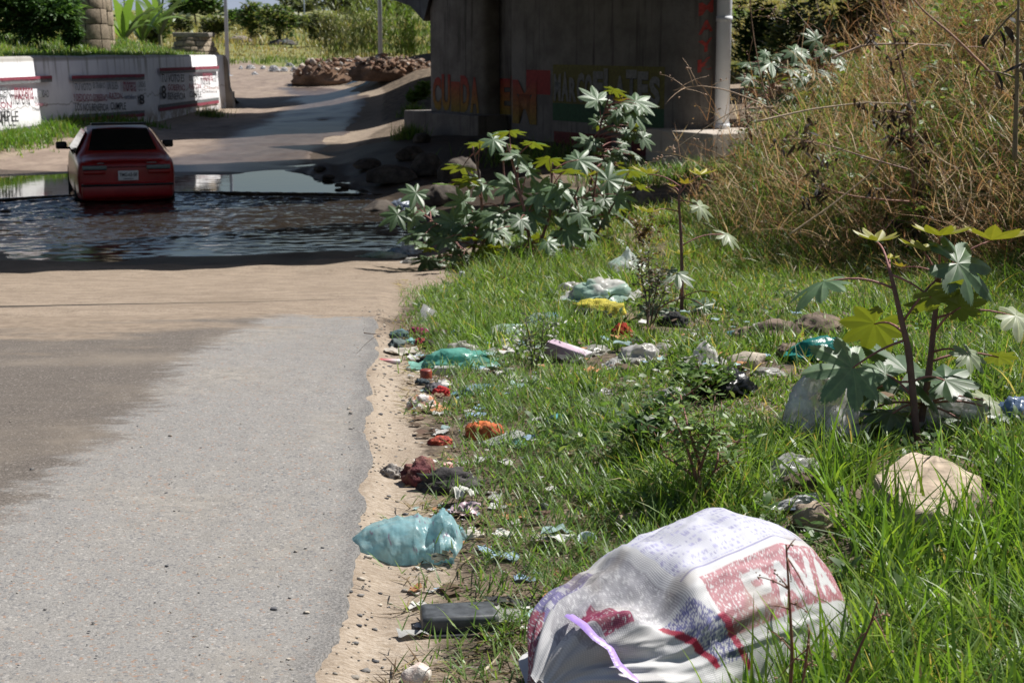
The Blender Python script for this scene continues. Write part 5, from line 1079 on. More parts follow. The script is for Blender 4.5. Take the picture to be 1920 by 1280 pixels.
    V, Q, C, pts = ribbons(np.stack([x, y, H(x, y) + .012], -1), r_.random(m) * 6.28, 1.35 + .2 * r_.random(m), .08 + .22 * r_.random(m), np.full(m, .004), r_.normal(.1, .2, m), 5, pick([(.16, .15, .06), (.12, .17, .05), (.25, .2, .12)], m, r_)); rb.add(V, Q, C)
    for i in (1, 2, 3, 4, 5):
        for sgn in (-1, 1):
            rb.add(*ribbons(pts[:, i], r_.random(m) * 6.28, .5 + .6 * r_.random(m), .03 + .06 * r_.random(m), .0035 + .003 * r_.random(m), .6 * r_.random(m), 3, pick(GP[:6], m, r_)))
    # tall broad blades close to the camera on the right
    m = 900; y = r_.uniform(2.9, 5.2, m); x = r_.uniform(.45, 1.9, m); kp = (x > .35 + (y < 3.45) * -.1) & ((x > .95) | (y < 3.55)) & clear_of(x, y, .0, .0, r_); x, y = x[kp], y[kp]; m = len(x); k = 5; N = m * k
    X, Y = np.repeat(x, k) + r_.normal(0, .02, N), np.repeat(y, k) + r_.normal(0, .02, N)
    L = (.12 + .20 * r_.random(N)) * np.repeat(.75 + .5 * r_.random(m), k); col = pick([(.11, .20, .035), (.145, .255, .04), (.085, .165, .04), (.19, .28, .05)], N, r_)
    rb.add(*ribbons(np.stack([X, Y, H(X, Y) - .01], -1), r_.random(N) * 6.28, np.abs(r_.normal(0, .42, N)) + .05, L, .005 + .008 * r_.random(N), .15 + 1.3 * r_.random(N) ** 1.6, 6, col, col * np.array([1.1, 1.05, .9]), r_.normal(0, .6, N)))
    o = rb.build("grass", GRASS); tag(o, kind='stuff'); print("grass verts", rb.n)
verge_grass()

def bank_weeds():
    r_ = np.random.default_rng(23); rs, rg = RB(), RB()
    def sample(n, lo=8.5, hi=26):
        y = np.exp(r_.uniform(math.log(lo), math.log(hi), n)); toe = np.interp(y, [0, 6, 10.5, 12.5, 14, 16, 22, 30], [6.6, 5.2, 4.0, 3.4, 2.5, 2.0, 2.6, 5.2]); xr = .36 * y + 1.2; x = toe - .2 + (xr - toe + .2) * r_.random(n) ** .85; return x, y, x - toe
    # dead stems, leaning every way
    x, y, d = sample(10500); m = len(x); hgt = sstep(-.15, .7, d); kp = r_.random(m) < (.15 + .85 * hgt) * (.25 + 1.0 * sstep(.36, .6, fbm(x * 1.1, y * .9, oct=3, s=27))); x, y, d, hgt = x[kp], y[kp], d[kp], hgt[kp]; m = len(x)
    L = (.45 + 1.05 * r_.random(m)) * (.5 + .6 * hgt); pal = [(.52, .35, .19), (.62, .46, .28), (.38, .21, .115), (.48, .28, .15), (.22, .12, .075), (.66, .53, .34)]
    c = pick(pal, m, r_); V, Q, C, pts = ribbons(np.stack([x, y, H(x, y) - .02], -1), r_.random(m) * 6.28, .1 + .9 * r_.random(m), L, (.0035 + .0035 * r_.random(m)) * (1 + y / 28), r_.normal(.5, .6, m), 6, c, c, r_.random(m) * 3); rs.add(V, Q, C)
    for i in (2, 3, 4, 5, 6):
        for q_ in range(2):
            az = r_.random(m) * 6.28; V, Q, C, p2 = ribbons(pts[:, i], az, .5 + 1.2 * r_.random(m), L * (.12 + .28 * r_.random(m)), (.0025 + .0025 * r_.random(m)) * (1 + y / 28), r_.normal(.3, .6, m), 3, c * .95); rs.add(V, Q, C)
            sel = r_.random(m) < .5; mm = sel.sum()
            if mm: rs.add(*ribbons(p2[sel, 2], r_.random(mm) * 6.28, 1.2 + 1.2 * r_.random(mm), .02 + .04 * r_.random(mm), .008 + .014 * r_.random(mm), r_.normal(.4, .5, mm), 2, pick([(.07, .05, .035), (.15, .10, .06), (.28, .19, .10), (.10, .07, .05)], mm, r_), None, r_.random(mm) * 3, (.5, 1, .1)))
    # dry matted grass and straw
    x, y, d = sample(19000); kp = r_.random(len(x)) < .12 + 1.0 * sstep(.40, .58, fbm(x * 1.1, y * .9, oct=3, s=27)); x, y, d = x[kp], y[kp], d[kp]; m = len(x); k = 5; N = m * k; X, Y = np.repeat(x, k) + r_.normal(0, .05, N), np.repeat(y, k) + r_.normal(0, .05, N); zz = H(X, Y) + 1.0 * r_.random(N) ** 1.5 * np.repeat(sstep(-.1, .9, d), k)
    rs.add(*ribbons(np.stack([X, Y, zz], -1), r_.random(N) * 6.28, .3 + 1.2 * r_.random(N), .12 + .28 * r_.random(N), (.003 + .003 * r_.random(N)) * (1 + Y / 25), r_.normal(.6, .5, N), 3, pick([(.58, .44, .25), (.45, .33, .18), (.30, .20, .10), (.66, .55, .36), (.36, .33, .13), (.24, .27, .08)], N, r_), None, r_.random(N) * 3))
    # green grass pushing through, thick at the lower left of the bank
    x, y, d = sample(13000, 8.0, 24); m = len(x); w_ = np.clip(np.exp(-((d - .2) / .9) ** 2) * .8 + (.75 - .45 * sstep(.9, 2.6, d)) * sstep(.47, .58, fbm(x * 1.0, y * .8, oct=3, s=39)), 0, 1); kp = r_.random(m) < w_; x, y, d = x[kp], y[kp], d[kp]; m = len(x); k = 7; N = m * k
    X, Y = np.repeat(x, k) + r_.normal(0, .05, N), np.repeat(y, k) + r_.normal(0, .05, N); zz = H(X, Y) + 1.05 * r_.random(N) ** 1.1 * np.repeat(sstep(-.05, .7, d), k)
    rg.add(*ribbons(np.stack([X, Y, zz], -1), r_.random(N) * 6.28, .1 + .8 * r_.random(N), .12 + .30 * r_.random(N), (.004 + .005 * r_.random(N)) * (1 + Y / 30), .3 + 1.1 * r_.random(N), 4, pick(GP, N, r_), None, r_.normal(0, .6, N)))
    # broad green leaves of climbers among the stems
    x, y, d = sample(2600, 9, 24); kp = r_.random(len(x)) < sstep(.48, .6, fbm(x * .9 + 5, y * .9, oct=3, s=57)); x, y, d = x[kp], y[kp], d[kp]; m = len(x); k = 9; N = m * k; X, Y = np.repeat(x, k) + r_.normal(0, .09, N), np.repeat(y, k) + r_.normal(0, .09, N); zz = H(X, Y) + np.repeat((.15 + 1.1 * r_.random(m)) * sstep(-.1, .7, d), k) + r_.normal(0, .08, N)
    rg.add(*ribbons(np.stack([X, Y, zz], -1), r_.random(N) * 6.28, .8 + .8 * r_.random(N), .05 + .09 * r_.random(N), .02 + .03 * r_.random(N), .4 + .8 * r_.random(N), 3, pick([(.10, .19, .05), (.14, .23, .06), (.08, .14, .045), (.18, .24, .08)], N, r_), None, r_.normal(0, .5, N), (.3, 1, .8, .1)))
    tag(rs.build("dry_weeds", WEED), kind='stuff'); tag(rg.build("bank_grass", GRASS), kind='stuff'); print("weeds", rs.n, rg.n)
bank_weeds()

# -------------------------------------------------- castor plants
def palmate(Rr, seed, lobes=8, droop=.25, cup=.0, web=.43):
    r_ = np.random.default_rng(seed); dirs = np.radians(np.linspace(-148, 148, lobes)) + r_.normal(0, .03, lobes); Ls = Rr * (1 - .42 * (np.abs(dirs) / math.pi) ** 1.3) * (.93 + .12 * r_.random(lobes)); hw = (dirs[1] - dirs[0]) * .54
    K = lobes * 22; th = np.linspace(-math.pi * .93, math.pi * .93, K); dd = np.abs(th[:, None] - dirs[None]) / hw; j = dd.argmin(1); d = np.clip(dd[np.arange(K), j], 0, 1); base = Rr * web
    R_ = base + (Ls[j] - base) * (1 - d) ** (.62 if web > .4 else .80); R_ *= np.where(np.abs(th) > dirs[-1] + hw * .8, .55, 1); R_ *= 1 + .075 * (np.arange(K) % 2 - .5) * (d < .93)
    rings = np.array([.04, .3, .55, .8, 1.0]); P = []
    for q_ in rings:
        rr = R_ * q_; z = -droop * Rr * (rr / Rr) ** 2.0 + cup * Rr * (rr / Rr) - .13 * rr * (d ** .8) * (1 if q_ < 1 else .8) + .03 * Rr * np.sin(th * 3 + seed) * q_; P.append(np.stack([rr * np.cos(th), rr * np.sin(th), z], -1))
    P = np.array(P); V = np.vstack([P.reshape(-1, 3), [[0, 0, 0]]]); i = np.arange(len(rings) - 1)[:, None] * K; j_ = np.arange(K - 1)[None]
    Q = np.stack([i + j_, i + K + j_, i + K + j_ + 1, i + j_ + 1], -1).reshape(-1, 4); T = np.stack([np.full(K - 1, len(V) - 1), np.arange(K - 1), np.arange(K - 1) + 1], -1)
    vein = np.concatenate([np.tile((d < .10).astype(float), len(rings)), [1]]); return V, Q, T, vein
def frame(nrm, fwd):
    n_ = np.array(nrm, float); n_ /= np.linalg.norm(n_); f = np.array(fwd, float); f -= n_ * (f @ n_); f /= np.linalg.norm(f) + 1e-9; return np.stack([f, np.cross(n_, f), n_], 1)
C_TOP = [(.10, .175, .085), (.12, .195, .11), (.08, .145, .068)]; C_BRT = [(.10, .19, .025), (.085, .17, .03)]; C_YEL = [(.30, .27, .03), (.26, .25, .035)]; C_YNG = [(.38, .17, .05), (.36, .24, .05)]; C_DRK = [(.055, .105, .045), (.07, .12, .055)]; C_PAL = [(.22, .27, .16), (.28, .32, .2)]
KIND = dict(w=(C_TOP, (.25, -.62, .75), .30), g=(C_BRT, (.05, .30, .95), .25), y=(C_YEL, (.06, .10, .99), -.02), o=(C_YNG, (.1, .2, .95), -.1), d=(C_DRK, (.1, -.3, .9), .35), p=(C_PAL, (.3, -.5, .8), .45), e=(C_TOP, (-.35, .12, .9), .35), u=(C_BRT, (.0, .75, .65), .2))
def castor(name, label, base_px, stems, leaves, rnd=None, seed=1, stem_r=.012, ls=1.0, web=.34, group="castor oil plants", Y0=None, stem_col=(.16, .085, .075)):
    r_ = np.random.default_rng(seed); g = ground(*base_px) if Y0 is None else None
    if Y0 is not None: p = at_y(base_px[0], base_px[1], Y0); g = np.array([p[0], p[1], float(H(p[0], p[1]))])
    root = empty(name, g, label, "plant", group); sm = MB(); fm = MB(); SP = []; SI = []
    for si, st in enumerate(stems):
        yo = r_.uniform(-.25, .25) * (si > 0); pts = [at_y(x, y, g[1] + yo) for x, y in st]; pts[0][2] = min(pts[0][2], float(H(pts[0][0], pts[0][1])) - .03) if st[0][1] > base_px[1] - 60 else pts[0][2]
        pts = np.array(pts); t = np.linspace(0, 1, len(pts)); tt = np.linspace(0, 1, 24); fine = np.stack([np.interp(tt, t, pts[:, a]) for a in range(3)], -1); kk = np.array([.25, .5, .25]); 
        for _ in range(3): fine[1:-1] = .25 * fine[:-2] + .5 * fine[1:-1] + .25 * fine[2:]
        sm.tube(fine, stem_r * np.linspace(1.25, .55, 24) * (1 + .12 * (np.arange(24) % 6 == 0)), 8, stem_col); SP.append(fine[3:]); SI.append(np.full(len(fine) - 3, si))
    SP, SI = np.vstack(SP), np.concatenate(SI)
    L = [(x, y, r, k, None) for x, y, r, k in leaves]
    if rnd:
        poly, n, r0, r1, kinds = rnd
        for _ in range(n): L.append((r_.uniform(poly[0], poly[2]), r_.uniform(poly[1], poly[3]), r_.uniform(r0, r1), kinds[int(r_.random() * len(kinds))], r_.uniform(-.5, .6)))
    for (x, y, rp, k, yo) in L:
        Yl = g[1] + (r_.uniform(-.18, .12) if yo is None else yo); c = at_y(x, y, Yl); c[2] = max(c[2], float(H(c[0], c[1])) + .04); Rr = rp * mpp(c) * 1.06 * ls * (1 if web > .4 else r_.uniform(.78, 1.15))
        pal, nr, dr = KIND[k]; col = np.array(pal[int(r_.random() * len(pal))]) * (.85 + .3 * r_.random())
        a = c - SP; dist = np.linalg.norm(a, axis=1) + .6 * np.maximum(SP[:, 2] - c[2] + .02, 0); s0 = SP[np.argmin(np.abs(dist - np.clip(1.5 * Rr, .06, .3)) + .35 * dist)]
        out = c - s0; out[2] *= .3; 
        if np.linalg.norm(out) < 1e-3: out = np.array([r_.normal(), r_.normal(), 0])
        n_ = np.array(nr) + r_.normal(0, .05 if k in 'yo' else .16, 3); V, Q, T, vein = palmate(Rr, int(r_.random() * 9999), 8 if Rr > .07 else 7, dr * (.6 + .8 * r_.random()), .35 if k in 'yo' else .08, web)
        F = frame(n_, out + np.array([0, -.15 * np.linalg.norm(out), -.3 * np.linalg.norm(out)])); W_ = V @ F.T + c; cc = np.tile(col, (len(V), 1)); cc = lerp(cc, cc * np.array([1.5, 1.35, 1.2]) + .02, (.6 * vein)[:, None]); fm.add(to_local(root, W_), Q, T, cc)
        tt = np.linspace(0, 1, 7)[:, None]; pet = s0 * (1 - tt) + (c - F[:, 2] * .004) * tt; pet[:, 2] += .10 * np.linalg.norm(c - s0) * np.sin(tt[:, 0] * math.pi) * (1 if c[2] > s0[2] - .05 else .6)
        sm.tube(pet, np.linspace(.45, .28, 7) * stem_r * min(1, Rr / .1 + .3), 6, (.30, .13, .115))
    # stems were gathered in world space
    sm.V = [to_local(root, v) for v in sm.V]; sm.build("stem", BARK, root, smooth=True); fm.build("foliage", CASTOR, root, smooth=True); return root
castor("castor_plant", "big castor oil plant with yellow top leaves in the right foreground grass", (1722, 806),
       [[(1722, 812), (1742, 700), (1752, 600), (1760, 540), (1762, 515)], [(1722, 808), (1705, 660), (1690, 600), (1678, 545), (1668, 508)]],
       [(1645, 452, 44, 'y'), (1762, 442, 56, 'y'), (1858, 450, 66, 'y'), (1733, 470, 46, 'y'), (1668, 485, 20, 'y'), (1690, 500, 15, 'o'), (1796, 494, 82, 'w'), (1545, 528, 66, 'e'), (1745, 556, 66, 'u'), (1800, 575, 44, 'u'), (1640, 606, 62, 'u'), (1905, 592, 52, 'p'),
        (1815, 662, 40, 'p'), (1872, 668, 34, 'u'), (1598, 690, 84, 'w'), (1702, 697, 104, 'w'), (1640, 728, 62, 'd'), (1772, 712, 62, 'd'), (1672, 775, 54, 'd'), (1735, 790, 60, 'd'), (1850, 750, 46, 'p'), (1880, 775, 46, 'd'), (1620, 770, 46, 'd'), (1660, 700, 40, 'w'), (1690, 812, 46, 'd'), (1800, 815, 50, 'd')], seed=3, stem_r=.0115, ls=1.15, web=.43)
castor("castor_plant", "young castor plant with dull yellow and orange top leaves in front of the brown block", (1278, 590),
       [[(1278, 600), (1279, 520), (1277, 440), (1272, 370), (1276, 350)]],
       [(1215, 326, 36, 'y'), (1312, 328, 40, 'y'), (1285, 345, 20, 'o'), (1262, 350, 18, 'o'), (1215, 398, 40, 'y'), (1312, 388, 40, 'p'), (1362, 440, 40, 'p'), (1270, 512, 44, 'd'), (1280, 478, 30, 'y'), (1230, 582, 42, 'd'), (1320, 582, 42, 'd'), (1266, 600, 40, 'd'), (1225, 605, 36, 'w'), (1330, 545, 26, 'g')], seed=5, stem_r=.010)
castor("castor_plant", "bushy castor plant at the left of the clump by the water", (872, 492),
       [[(880, 500), (905, 400), (897, 320), (886, 275)], [(880, 500), (845, 440), (800, 405)], [(885, 498), (948, 370), (943, 300)]],
       [(925, 262, 46, 'w'), (900, 268, 40, 'g'), (955, 272, 36, 'g'), (868, 312, 42, 'g'), (880, 340, 42, 'g'), (745, 402, 36, 'w'), (780, 362, 34, 'w'), (870, 378, 46, 'w'), (852, 418, 52, 'w'), (905, 400, 44, 'd'), (836, 345, 30, 'g'), (905, 345, 40, 'w'), (800, 420, 36, 'd'), (770, 440, 40, 'd'), (925, 420, 50, 'w'), (945, 345, 34, 'g')], ((770, 390, 950, 500), 34, 24, 42, "dgdwd"), seed=7, stem_r=.016)
castor("castor_plant", "bushy castor plant in the middle of the clump with one long leaf standing up", (1000, 486),
       [[(1000, 495), (1032, 400), (1036, 305)], [(1000, 495), (985, 400), (960, 300), (950, 270)], [(1005, 492), (1060, 420), (1085, 350)]],
       [(955, 246, 44, 'g'), (998, 268, 40, 'g'), (972, 290, 42, 'w'), (990, 320, 36, 'w'), (1030, 298, 44, 'g'), (1012, 362, 56, 'w'), (960, 348, 44, 'w'), (1048, 352, 50, 'w'), (992, 398, 54, 'w'), (1060, 320, 36, 'g'), (1085, 300, 42, 'w'), (1010, 380, 44, 'w'), (940, 400, 40, 'd'), (1062, 432, 52, 'w'), (1100, 430, 38, 'w')], ((920, 390, 1100, 490), 26, 24, 42, "dgdwd"), seed=9, stem_r=.016)
castor("castor_plant", "bushy castor plant at the right of the clump before the graffiti", (1105, 460),
       [[(1100, 470), (1112, 380), (1120, 320)], [(1100, 470), (1140, 400), (1170, 350)]],
       [(1140, 338, 54, 'w'), (1132, 372, 56, 'w'), (1180, 322, 44, 'g'), (1195, 345, 40, 'g'), (1100, 330, 40, 'y'), (1160, 366, 40, 'w'), (1085, 306, 40, 'w'), (1090, 372, 42, 'w'), (1165, 405, 40, 'd')], ((1060, 370, 1180, 460), 16, 22, 38, "dgdwd"), seed=11, stem_r=.014)
castor("castor_plant", "tall thin castor plant standing up against the white graffiti letters", (1092, 400),
       [[(1092, 405), (1112, 320), (1125, 240), (1140, 185)]],
       [(1150, 168, 36, 'g'), (1120, 188, 46, 'w'), (1192, 190, 46, 'w'), (1188, 215, 40, 'w'), (1108, 268, 34, 'w'), (1205, 258, 36, 'w'), (1150, 215, 30, 'w'), (1160, 190, 26, 'o')], ((1110, 195, 1205, 315), 46, 12, 24, "wwwdgd"), seed=13, stem_r=.014, Y0=19.5)
castor("castor_plant", "dark castor shrub growing behind the pale drain pipe", (1440, 330),
       [[(1440, 340), (1450, 220), (1440, 130)], [(1440, 340), (1520, 200), (1540, 100)], [(1440, 340), (1400, 220), (1395, 150)]],
       [(1445, 118, 40, 'w'), (1490, 95, 34, 'w'), (1408, 150, 32, 'w'), (1530, 75, 30, 'w'), (1425, 190, 30, 'd'), (1480, 140, 36, 'g')], ((1400, 80, 1580, 260), 90, 15, 30, "wwgddd"), seed=15, stem_r=.018, Y0=19.0)

# -------------------------------------------------- broad-leaf crowns
def crown(c, rad, n, Lf, Wf, pal, seed, lumps=9, hang=.5, shell=.55):
    r_ = np.random.default_rng(seed); c = np.array(c); rad = np.array(rad); lc = r_.normal(0, 1, (lumps, 3)); lc /= np.linalg.norm(lc, axis=1)[:, None]; lc = lc * rad * (.3 + .4 * r_.random((lumps, 1))); lr = (.30 + .30 * r_.random(lumps))
    k = r_.integers(0, lumps, n); d = r_.normal(0, 1, (n, 3)); d /= np.linalg.norm(d, axis=1)[:, None]; P = c + lc[k] + d * rad * (lr[k] * (shell + (1 - shell) * r_.random(n)) * (.8 + .4 * r_.random(n)))[:, None]
    az = np.arctan2(d[:, 1], d[:, 0]) + r_.normal(0, .8, n); tone = (.6 + .8 * r_.random(lumps))[k][:, None]
    return ribbons(P, az, .6 + hang * r_.random(n) + .3, Lf * (.6 + .8 * r_.random(n)), Wf * (.7 + .6 * r_.random(n)), r_.normal(.7, .4, n), 2, pick(pal, n, r_) * tone, None, r_.normal(0, .5, n), (.35, 1, .05))
def tree(name, label, cat, x, y, z, h, rad, n, Lf, Wf, pal, seed, trunk=.10, group=None, lumps=9, mat=None, tcol=(.14, .11, .085), hang=.6, tfrac=.55):
    root = empty(name, (x, y, z), label, cat, group); r_ = np.random.default_rng(seed); m = MB(); top = h * tfrac
    a = np.linspace(0, 1, 8); bend = r_.normal(0, .06 * h, 2); m.tube(np.c_[bend[0] * a ** 2, bend[1] * a ** 2, -.3 + (top + .3) * a], trunk * np.linspace(1.15, .6, 8), 9, tcol)
    for q_ in range(6):
        f = .45 + .5 * r_.random(); p0 = np.array([bend[0] * f ** 2, bend[1] * f ** 2, top * f]); th = q_ * 1.05 + r_.random(); e = np.array([math.cos(th) * rad[0] * .7, math.sin(th) * rad[1] * .7, h - rad[2] * (.3 + 1.1 * r_.random())]); tt = np.linspace(0, 1, 6)[:, None]; P = p0 + (e - p0) * tt; P[:, 2] -= .12 * h * np.sin(tt[:, 0] * math.pi) * .5; m.tube(P, trunk * np.linspace(.5, .12, 6), 6, tcol)
    m.build("trunk", TRUNK, root, smooth=True); rb = RB(); rb.add(*crown((bend[0], bend[1], h - rad[2]), rad, n, Lf, Wf, pal, seed + 1, lumps, hang)); rb.build("crown", mat or LEAF, root); return root
PD, PO, PB, PG = [(.060, .115, .038), (.085, .145, .05), (.045, .09, .032)], [(.135, .165, .065), (.17, .195, .085), (.11, .145, .06), (.21, .20, .105)], [(.12, .205, .05), (.15, .24, .06), (.10, .17, .045)], [(.15, .175, .115), (.19, .20, .135), (.12, .15, .09)]
def bank_tree(name, label, px, py, Y, hpx, wpx, pal, seed, n, cat="bush", **k):
    p = at_y(px, py, Y); z = float(bank_z(np.array(p[0]), np.array(p[1]))) if p[0] < wall_x(Y) - .4 and Y < 63 else float(H(p[0], p[1])); s = Y / FPX; w_ = wpx * s; top = at_y(px, py - hpx, Y)[2]; h = max(top - z, .5)
    lf = k.pop('lf', .25); return tree(name, label, cat, p[0], p[1], z, h, (w_ / 2, w_ / 2 * .8, h * k.pop('rz', .48)), n, lf, lf * k.pop('asp', .4), pal, seed, **k)
bank_tree("leafy_bush", "dense dark green leafy bush on top of the white wall at the left edge", 56, 106, 46, 150, 190, [(.075, .15, .045), (.10, .19, .06), (.06, .12, .04), (.13, .22, .08)], 31, 5600, lf=.30, asp=.26, trunk=.05, lumps=16, hang=1.1)
bank_tree("leafy_bush", "small leafy bush between the big bush and the tall stone pier", 132, 106, 46, 70, 50, [(.075, .15, .045), (.10, .19, .06)], 32, 800, lf=.20, asp=.3, trunk=.03, lumps=6, hang=1.1)
FT = "trees and bushes beyond the road"
for k, (px, py, Y, hp, wp, pal, n, lf, nm, cat, lb) in enumerate([
    (368, 60, 190, 75, 95, PD + PG[:1], 1700, .8, "dark_tree", "tree", "dark round tree on the skyline left of the lamp post"),
    (330, 66, 160, 40, 70, PG, 900, .55, "grey_bush", "bush", "grey green bush beneath the dark skyline tree"),
    (395, 62, 150, 44, 80, PO, 1000, .5, "olive_bush", "bush", "olive bush behind the lamp post by the wall"),
    (470, 70, 150, 68, 60, PO + PD, 1500, .45, "olive_tree", "tree", "olive tree just right of the first lamp post"),
    (525, 74, 140, 80, 75, PD + PO, 1900, .42, "bushy_tree", "tree", "bushy dark olive tree in the middle of the far slope"),
    (575, 72, 170, 44, 60, PG, 900, .5, "grey_bush", "bush", "grey bush under the small white street lamp"),
    (610, 78, 135, 66, 70, PO, 1300, .4, "olive_bush", "bush", "loose olive bush left of the far reeds"),
    (650, 60, 230, 92, 120, PG + [(.10, .09, .07)], 1900, .8, "hazy_tree", "tree", "big greyish brown tree on the skyline behind the far reeds"),
    (745, 66, 190, 100, 110, PO, 1900, .6, "olive_tree", "tree", "tall olive tree behind the bright reeds beside the pier"),
    (440, 66, 200, 50, 70, PD, 900, .6, "dark_bush", "bush", "dark bush on the skyline between lamp post and olive tree"),
    (560, 52, 260, 60, 130, PG, 1300, .9, "hazy_tree", "tree", "low hazy tree line above the middle of the slope"),
    (290, 64, 120, 62, 80, PB + PO, 1300, .45, "green_bush", "bush", "mid green bush right of the banana plants")]):
    bank_tree(nm, lb, px, py, Y, hp, wp, pal, 100 + k * 3, n, cat, lf=lf, asp=.45, group=FT, trunk=.12, lumps=10)
for k, (px, py, Y, hp, wp, pal, n, lf, nm, lb) in enumerate([
    (1412, 200, 60, 230, 110, PD, 2000, .28, "dark_tree", "dark shaded tree behind the pale drain pipe"),
    (1500, 190, 44, 240, 160, PO + PD, 2400, .24, "shrub", "dull olive shrub behind the dry weeds at top right"),
    (1610, 150, 40, 220, 170, PO + PG, 2400, .22, "shrub", "greyish shrub at the top of the dry bank"),
    (1760, 120, 36, 210, 200, PO + PG, 2400, .2, "shrub", "olive shrub on the crest behind the brown weeds"),
    (1900, 110, 34, 220, 200, PD + PO, 2400, .2, "shrub", "dark shrub on the crest at the right edge")]):
    bank_tree(nm, lb, px, py, Y, hp, wp, pal, 200 + k * 3, n, "tree" if 'tree' in nm else "bush", lf=lf, asp=.35, trunk=.12, lumps=12, group="trees and shrubs behind the dry bank")
def reeds(name, label, px, py, Y, hpx, wpx, n, pal, seed, cat="reeds"):
    r_ = np.random.default_rng(seed); p = at_y(px, py, Y); z = float(H(p[0], p[1])); s = Y / FPX; h = at_y(px, py - hpx, Y)[2] - z; root = empty(name, (p[0], p[1], z), label, cat, FT); rs, rl = RB(), RB()
    bx, by = r_.normal(0, wpx * s * .25, n), r_.normal(0, wpx * s * .2, n); az = r_.random(n) * 6.28; L = h * (.65 + .5 * r_.random(n)); V, Q, C, pts = ribbons(np.c_[bx, by, np.full(n, -.1)], az, .03 + .18 * r_.random(n), L, np.full(n, .035), .1 + .35 * r_.random(n), 6, pick([(.2, .22, .08), (.26, .24, .12)], n, r_)); rs.add(V, Q, C)
    for i in (2, 3, 4, 5, 6):
        for _ in range(3): rl.add(*ribbons(pts[:, i], r_.random(n) * 6.28, .4 + .6 * r_.random(n), h * (.12 + .14 * r_.random(n)), np.full(n, .055) * (.7 + .6 * r_.random(n)), .5 + 1.2 * r_.random(n), 3, pick(pal, n, r_)))
    rs.build("stems", WEED, root); rl.build("leaves", GRASS, root)
reeds("reed_clump", "tall bright green reeds beside the left edge of the pier", 770, 108, 95, 108, 80, 90, [(.12, .19, .04), (.16, .22, .06), (.09, .15, .03)], 51)
reeds("reed_clump", "tall pale reeds behind the rubble and right hand lamp post", 690, 98, 105, 96, 90, 90, [(.14, .18, .06), (.18, .21, .09), (.10, .14, .04)], 53)
reeds("reed_clump", "shorter dusty reeds left of the pale reeds", 635, 92, 110, 70, 70, 70, [(.13, .15, .06), (.2, .18, .1), (.10, .12, .05)], 55)
def banana(px, py, Y, hpx, label, seed):
    r_ = np.random.default_rng(seed); p = at_y(px, py, Y); z = float(H(p[0], p[1])) if Y > 63 else float(bank_z(np.array(p[0]), np.array(p[1]))); h = at_y(px, py - hpx, Y)[2] - z; root = empty("banana_plant", (p[0], p[1], z), label, "plant", "banana plants behind the stone piers"); m = MB(); m.tube([(0, 0, -.2), (.03, 0, h * .3), (0, 0, h * .6)], [.13, .11, .07], 10, (.16, .15, .08)); m.build("stem", TRUNK, root, smooth=True)
    n = 11; rb = RB(); rb.add(*ribbons(np.tile([0, 0, h * .55], (n, 1)), np.arange(n) * 2.4, .15 + .5 * r_.random(n), h * (.5 + .3 * r_.random(n)), np.full(n, .34), .9 + 1.1 * r_.random(n), 10, pick(PB + PD, n, r_), None, r_.normal(0, .3, n), (.15, .8, 1, .9, .6, .1))); rb.build("leaves", LEAF, root)
banana(232, 78, 66, 88, "dark banana plant right behind the narrow stone pier", 61); banana(268, 76, 68, 76, "banana plant with drooping leaf ends against the sky", 63); banana(300, 76, 72, 92, "rightmost banana plant with dark arching leaves", 65)

